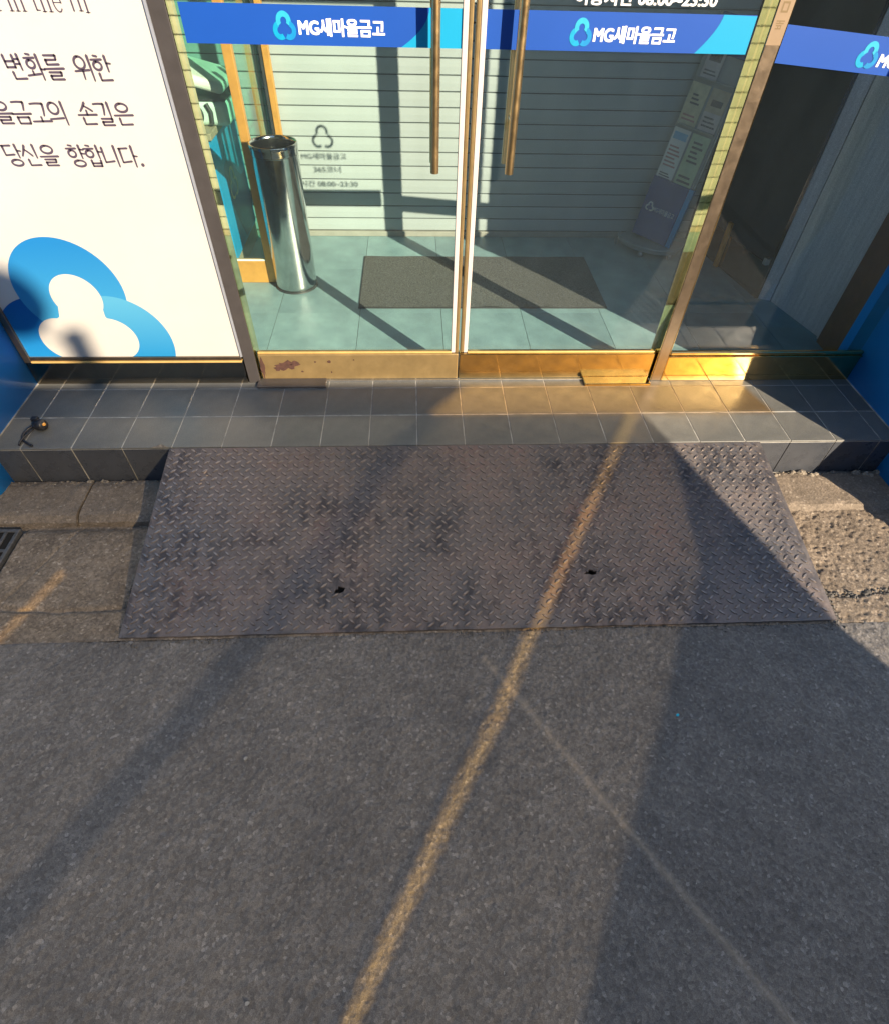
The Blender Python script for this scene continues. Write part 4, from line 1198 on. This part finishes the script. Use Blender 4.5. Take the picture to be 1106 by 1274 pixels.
# raised lozenge treads
mb = MB()
RL, RW = RX1 - RX0, math.hypot(Y1 - Y0, Z1 - Z0)
PX, PV = 0.0418, 0.0385
nu, nv = int(RL / PX), int(RW / PV)
def tread(cu_, cv_, ang):
    L_, w_, h_ = 0.0172, 0.0048, 0.0040
    ca, sa = math.cos(R(ang)), math.sin(R(ang))
    pts = []
    for (a, b, hh) in ((-L_, 0, 0), (-L_ * .45, -w_, 0), (L_ * .45, -w_, 0), (L_, 0, 0), (L_ * .45, w_, 0), (-L_ * .45, w_, 0), (-L_ * .62, 0, h_), (-L_ * .3, -w_ * .5, h_), (L_ * .3, -w_ * .5, h_), (L_ * .62, 0, h_), (L_ * .3, w_ * .5, h_), (-L_ * .3, w_ * .5, h_)):
        du, dv = a * ca - b * sa, a * sa + b * ca
        pts.append(ramp_pt((cu_ + du) / RL, (cv_ + dv) / RW, hh + (0 if hh else -0.0004)))
    mb.add(pts, [(6, 7, 8, 9, 10, 11)] + [(k, (k + 1) % 6, 6 + (k + 1) % 6, 6 + k) for k in range(6)], 0)
hc = [(sum(p_[0] for p_ in h) / len(h) * RL, sum(p_[1] for p_ in h) / len(h) * RW) for h in hole_uv]
for j in range(nv + 1):
    for i in range(nu + 1):
        for k, (ou, ov, ang) in enumerate(((0.0, 0.0, 38), (0.5, 0.5, -38))):
            cu_ = 0.016 + (i + ou) * PX; cv_ = 0.014 + (j + ov) * PV
            if cu_ > RL - 0.014 or cv_ > RW - 0.010: continue
            if any(abs(cu_ - a) < 0.03 and abs(cv_ - b) < 0.022 for a, b in hc): continue
            tread(cu_ + random.uniform(-.0006, .0006), cv_ + random.uniform(-.0006, .0006), ang + random.uniform(-3, 3))
tr_ = mb.build('tread_pattern', M['tread'], t, recalc=True); tr_['kind'] = 'stuff'
# bare scrape near the top left corner, welded side skirts
mb = MB()
for (a, b, la, lb, an) in ((252, 597, .010, .004, 60), (256, 588, .012, .004, 70), (250, 602, .008, .003, 30), (258, 592, .006, .003, 20)):
    uu, vv_ = px_on_ramp(a, b)
    pts = [ramp_pt(uu + (la * math.cos(R(q)) * math.cos(R(an)) - lb * math.sin(R(q)) * math.sin(R(an))) * random.uniform(.6, 1.3) / RL, vv_ - (la * math.cos(R(q)) * math.sin(R(an)) + lb * math.sin(R(q)) * math.cos(R(an))) * random.uniform(.6, 1.3) / RW, 0.0026) for q in range(0, 360, 30)]
    mb.add(pts, [tuple(range(12))])
mb.build('bare_scrape', M['scrape'], t, recalc=False)
for uu in (0.0, 1.0):
    a, b = ramp_pt(uu, 0.02), ramp_pt(uu, 0.97)
    dx = 0.006 if uu == 0 else -0.006
    MB().add([a + Vector((dx, 0, -0.007)), b + Vector((dx, 0, -0.0075)), (b.x + dx, b.y, ZR + .0), (a.x + dx, a.y, -0.165), a + Vector((dx * 2, 0, -0.007)), b + Vector((dx * 2, 0, -0.0075)), (b.x + 2 * dx, b.y, ZR), (a.x + 2 * dx, a.y, -0.165)],
             [(0, 1, 2, 3), (4, 5, 6, 7), (0, 1, 5, 4), (1, 2, 6, 5), (2, 3, 7, 6), (3, 0, 4, 7)]).build('side_skirt', M['plate_edge'], t)

# ================================================================== SMALL THINGS
# drain grate
t = thing('drain_grate', 'cast iron drain grate in the gutter at the left edge of the picture', 'drain grate', (-1.85, -0.35, ZR))
gx0, gx1, gy0, gy1 = -2.05, -1.632, -0.465, -0.258
for (a, b, c, d_) in ((gx0, gx1, gy1 - .014, gy1), (gx0, gx1, gy0, gy0 + .014), (gx1 - .014, gx1, gy0 + .0141, gy1 - .0141), (gx0, gx0 + .014, gy0 + .0141, gy1 - .0141)):
    MB().box(a, b, c, d_, ZR - 0.02, ZR + 0.006).build('frame_bar', M['grate'], t, bevel=0.0015, seg=1)
for i in range(1, 12):
    x = gx1 - 0.014 - i * 0.036
    MB().box(x - 0.006, x + 0.006, gy0 + .0141, gy1 - .0141, ZR - 0.02, ZR + 0.0045).build('grate_bar', M['grate'], t, bevel=0.001, seg=1)
for y in (-0.365,):
    MB().box(gx0 + .0141, gx1 - .0141, y - .006, y + .006, ZR - 0.021, ZR + 0.0030).build('cross_bar', M['grate'], t)
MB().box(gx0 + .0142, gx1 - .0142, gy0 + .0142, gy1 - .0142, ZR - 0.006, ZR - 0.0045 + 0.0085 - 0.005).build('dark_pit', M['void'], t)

# small plug with cable lying on the step
t = thing('power_plug', 'small black plug with amber light and curled cable on the left of the step', 'plug', (-1.615, 0.12, 0.0))
c = Vector((-1.612, 0.125, 0.022))
MB().lathe(0, 0, [(0.0, -0.030), (0.014, -0.029), (0.021, -0.022), (0.024, -0.008), (0.024, 0.012), (0.021, 0.02), (0.017, 0.024), (0.0, 0.024)], 24).build('plug_body', M['black_rubber'], t)
pb = t.children[-1]
pb.matrix_local = Matrix.Translation(c - Vector(t['base'])) @ Matrix.Rotation(R(78), 4, Vector((0.35, 1, 0)).normalized())
for v in pb.data.vertices: v.co += Vector(t['base'])
MB().lathe(c.x + .021, c.y - 0.006, [(0.0, 0.036), (0.006, 0.0355), (0.0075, 0.032), (0.0075, 0.027)], 14).build('amber_light', M['amber'], t)
MB().box(c.x - .032, c.x - .004, c.y + 0.004, c.y + 0.026, 0.030, 0.050).build('plug_cap', M['black_rubber'], t, bevel=0.005)
cab = [(c.x - .028, c.y - .005, .02), (c.x - .045, c.y - .015, .014), (c.x - .056, c.y - .035, .008), (c.x - .055, c.y - .058, .006), (c.x - .043, c.y - .078, .006), (c.x - .024, c.y - .093, .006), (c.x - .005, c.y - .105, .006), (c.x + .008, c.y - .112, .006)]
MB().tube(cab, 0.0052, 10).build('cable', M['black_rubber'], t)
cab = [(c.x - .028, c.y - .012, .012), (c.x - .035, c.y - .04, .010), (c.x - .042, c.y - .066, .012), (c.x - .05, c.y - .09, .006), (c.x - .045, c.y - .108, .006)]
MB().tube(cab, 0.0042, 10).build('cable_loop', M['black_rubber'], t)
# chipped mortar wedge by the ramp's upper left corner
tag(MB().add([(-1.13, 0.001, 0.0006), (-1.06, 0.001, 0.0006), (-1.095, 0.018, 0.0006), (-1.125, -0.006, .004), (-1.065, -0.006, .004), (-1.093, 0.006, .012)], [(0, 1, 4, 3), (1, 2, 5, 4), (2, 0, 3, 5), (3, 4, 5)]).build('mortar_chip', M['mortar']), 'small chipped wedge of rusty mortar on the step edge by the ramp corner', 'mortar chip')

# loose litter on the road
def on_road(px, py, z=ZR + 0.004):
    dd = cf + cr * ((px - 553) / 714.775) - cu * ((py - 637) / 714.775)
    o = Vector(mw.translation)
    return o + dd * ((z - o.z) / dd.z)
def scrap(name, label, cat, px, py, s, mat, thick=0.002, el=1.6, ang=20):
    p_ = on_road(px, py)
    pts = [(p_.x + s * el * math.cos(R(a)) * math.cos(R(ang)) * random.uniform(.7, 1.2) - s * math.sin(R(a)) * math.sin(R(ang)) * random.uniform(.7, 1.2), p_.y + s * el * math.cos(R(a)) * math.sin(R(ang)) + s * math.sin(R(a)) * math.cos(R(ang)) * random.uniform(.6, 1.3)) for a in range(0, 360, 45)]
    return tag(MB().prism(pts, 'z', p_.z - 0.001, p_.z + thick).build(name, mat), label, cat)
scrap('plastic_scrap', 'tiny cyan plastic scrap on the asphalt below the ramp', 'scrap', 843, 890, 0.0036, M['cyan_scrap'])
scrap('pebble', 'pale flat pebble on the asphalt left of the golden light streak', 'pebble', 306, 944, 0.005, M['stone_bits'], .003, 1.3, 40)
scrap('paper_flake', 'white paper flake on the asphalt near the bottom edge, left half', 'flake', 308, 1249, 0.0042, M['stone_bits'], .0015, 1.2, 10)
scrap('paper_flake', 'white paper flake on the asphalt near the bottom edge, right half', 'flake', 938, 1243, 0.0040, M['stone_bits'], .0015, 1.2, 30)
scrap('plaster_flake', 'white plaster flake on the kerb stone by the blue pilaster', 'flake', 24, 638, 0.008, M['white_print'], .006, 1.4, 0)
chips = MB()
for i in range(36):
    x, y = random.uniform(-1.9, 1.9), random.uniform(-2.0, -0.82)
    s = random.uniform(0.0012, 0.0034)
    p_ = Vector((x, y, ZR + 0.0025))
    ang = random.uniform(0, 6.3)
    vs_ = [(p_.x + s * random.uniform(.7, 1.5) * math.cos(ang + k * 1.257), p_.y + s * random.uniform(.7, 1.5) * math.sin(ang + k * 1.257), p_.z + random.uniform(0, s * .6)) for k in range(5)]
    chips.add(vs_ + [(p_.x, p_.y, p_.z + s)], [(k, (k + 1) % 5, 5) for k in range(5)])
tag(chips.build('stone_chips', M['stone_bits']), kind='stuff')
# loose gravel collected in the joint and at the ramp's lower right corner
gr = MB()
def pebble(x, y, z, s):
    vs_ = [(x + s * random.uniform(.6, 1.3) * math.cos(k * 1.047), y + s * random.uniform(.6, 1.3) * math.sin(k * 1.047), z - s * .3) for k in range(6)] + [(x + random.uniform(-.3, .3) * s, y + random.uniform(-.3, .3) * s, z + s * random.uniform(.4, .9))]
    gr.add(vs_, [(k, (k + 1) % 6, 6) for k in range(6)])
for i in range(150):
    q = random.random()
    pebble(1.46 + q * 0.55 + random.gauss(0, .01), -0.645 + random.gauss(0, .010) - 0.010 * math.sin(q * 8), ZR + 0.002, random.uniform(.003, .009))
for i in range(120):
    q = random.random()
    pebble(1.455 + .01 * q + random.gauss(0, .014), -0.66 - 0.11 * q + random.gauss(0, .012), ZR + 0.002, random.uniform(.003, .010))
for i in range(60):
    q = random.random()
    pebble(1.42 - 0.0 + 0.05 * q + random.uniform(0.005, .03), -0.12 - 0.5 * q, ZR + 0.001, random.uniform(.002, .006))
for i in range(420):
    q = random.uniform(-1.12, 1.48)
    pebble(q, -0.772 - abs(random.gauss(0, .010)) - (0.012 if random.random() < .2 else 0), ZR + 0.002, random.uniform(.0012, .0042))
for i in range(120):
    pebble(-1.09 - abs(random.gauss(0, .012)), random.uniform(-0.75, -0.22), ZR + 0.001, random.uniform(.0012, .0045))
tag(gr.build('gravel', M['stone_dark']), kind='stuff')

# ================================================================== ACROSS THE STREET (outside the picture): added screen shaping the sun into streak, bands and patch
YG = -4.0
gm = lambda x, y, z: (x + SX * (y - YG), z + SZ * (y - YG))
stations = [(0.425, 0.0), (0.20, 0.0), (0.0, -0.002), (-0.56, -0.14), (-0.765, -0.195), (-1.08, -0.2), (-2.6, -0.2)]
def edge_x(y):
    tri = 1.02 - 0.564 * y
    sk = 0.801 + 0.573 * y
    db = -0.115 + 0.64 * y
    sl = -1.478 + 0.84 * (y + 0.758)
    ed = min(1.33 + 0.567 * y, tri - 0.002)
    e = [-4.6 + 0.4 * y, sl - 0.012, sl + 0.012, db - 0.06, db + 0.06, sk - 0.056, sk - 0.026, sk + 0.020, sk + 0.040, ed, tri]
    for i in range(1, len(e)):
        e[i] = max(e[i], e[i - 1] + 0.001)
    return e
E_ = [edge_x(y) for y, z in stations]
#            band:   0      1      2      3      4      5     6      7      8      9
D_, C_, A_, O_, S_, F_ = 'dark', 'clear', 'amber', 'open', 'soft', 'faint'
bandmat = [C_, D_, C_, F_, C_, F_, O_, F_, C_, D_]
def cell(k, b):
    if k == 0:        # strip of step in front of the doors
        return None
    m_ = bandmat[b]
    if b == 1:
        m_ = S_ if k in (4, 3) else C_
    if b == 6:
        m_ = S_
    return m_
t = thing('sun_gobo', 'unseen added screen of smoked, amber and dark panels that shapes the sunlight', 'gobo', (0, YG, ZR))
mm = {'dark': M['gobo_dark'], 'clear': M['clear12'], 'amber': M['gobo_amber_panel'], 'soft': M['amber_soft'], 'faint': M['smoke_mid']}
TH = 0.006
def quad(pts, mat, nm='panel'):  # one cell of the added sun-shaping screen
    n = len(pts)
    vs_ = [(x, YG, z) for x, z in pts] + [(x, YG - TH, z) for x, z in pts]
    fs = [tuple(range(n)), tuple(range(2 * n - 1, n - 1, -1))] + [(i, (i + 1) % n, n + (i + 1) % n, n + i) for i in range(n)]
    MB().add(vs_, fs).build(nm, mat, t)
for k in range(1, len(stations) - 1):
    (ya, za), (yb, zb) = stations[k], stations[k + 1]
    for b in range(len(bandmat)):
        m_ = cell(k, b)
        if m_ in (None, 'open'): continue
        quad([gm(E_[k][b], ya, za), gm(E_[k][b + 1], ya, za), gm(E_[k + 1][b + 1], yb, zb), gm(E_[k + 1][b], yb, zb)], mm[m_])
# step strip: dark left of the doors' meeting line, amber to its right, then the open end
(ya, za), (yb, zb) = stations[0], stations[1]
xl = lambda y: -0.17 + 0.84 * y
xr = lambda y: 1.62 - 0.3 * y
quad([gm(-4.4, ya, za), gm(xl(ya), ya, za), gm(xl(yb), yb, zb), gm(-4.5, yb, zb)], M['gobo_dark'])
quad([gm(xl(ya), ya, za), gm(xr(ya), ya, za), gm(xr(yb), yb, zb), gm(xl(yb), yb, zb)], M['gobo_amber_panel'])
t = thing('terrace_building', 'long low grey terrace building on the far side of the street', 'building', (0, -10, ZR))
MB().box(-22, 22, -16, -9.0, ZR, 3.9).build('wall', M['terrace'], t)
MB().box(-22.2, 22.2, -16.2, -8.8, 3.901, 4.05).build('roof', M['dark_wall'], t)
for i in range(11):
    MB().box(-20.5 + i * 3.9, -17.9 + i * 3.9, -8.99, -8.96, 0.9, 2.6).build('shop_window', M['dark_plastic'], t)
for k in (3, 4, 5):      # far right end of the added screen
    (ya, za), (yb, zb) = stations[k], stations[k + 1]
    quad([gm(2.35, ya, za), gm(7.0, ya, za), gm(7.0, yb, zb), gm(max(2.35, E_[k + 1][10] + .02), yb, zb)], M['gobo_dark'])
# unseen disc, pole and box added to cast the poster's soft shadows
YM = -10.0
px_ = lambda x: x + SX * (YF - YM)
pz_ = lambda z: z + SZ * (YF - YM)
t = thing('poster_shadow_disc', 'added unseen disc on a long boom, casting the round shadow on the poster', 'shadow_disc', (px_(-1.69), YM, pz_(0.40)))
MB().prism([(px_(-1.69) + 0.15 * math.cos(R(a)), pz_(0.40) + 0.15 * math.sin(R(a))) for a in range(0, 360, 15)], 'y', YM - 0.03, YM, smooth=True).build('shadow_disc', M['dark_plastic'], t)
t = thing('shadow_disc_pole', 'added unseen grey pole with a side boom holding the shadow disc', 'pole', (px_(-3.9), YM, ZR))
MB().tube([(px_(-3.9), YM - 0.1, ZR), (px_(-3.9), YM - 0.1, 9.0)], 0.1, 16).build('pole', M['terrace'], t)
MB().tube([(px_(-3.9), YM - 0.06, pz_(0.40)), (px_(-1.69), YM - 0.06, pz_(0.40))], 0.025, 10).build('boom', M['terrace'], t)
MB().tube([(px_(-1.69), YM - 0.05, pz_(0.36)), (px_(-1.47), YM - 0.05, pz_(0.22))], 0.006, 8).build('stay', M['terrace'], t)
tag(MB().box(px_(-1.510), px_(-1.435), YM - 0.06, YM - 0.01, pz_(0.0), pz_(0.285)).build('poster_shadow_box', M['dark_plastic']), 'added unseen upright box that casts the square shadow on the poster', 'shadow_box')

for o in bases:
    if 'base' in o:
        del o['base']
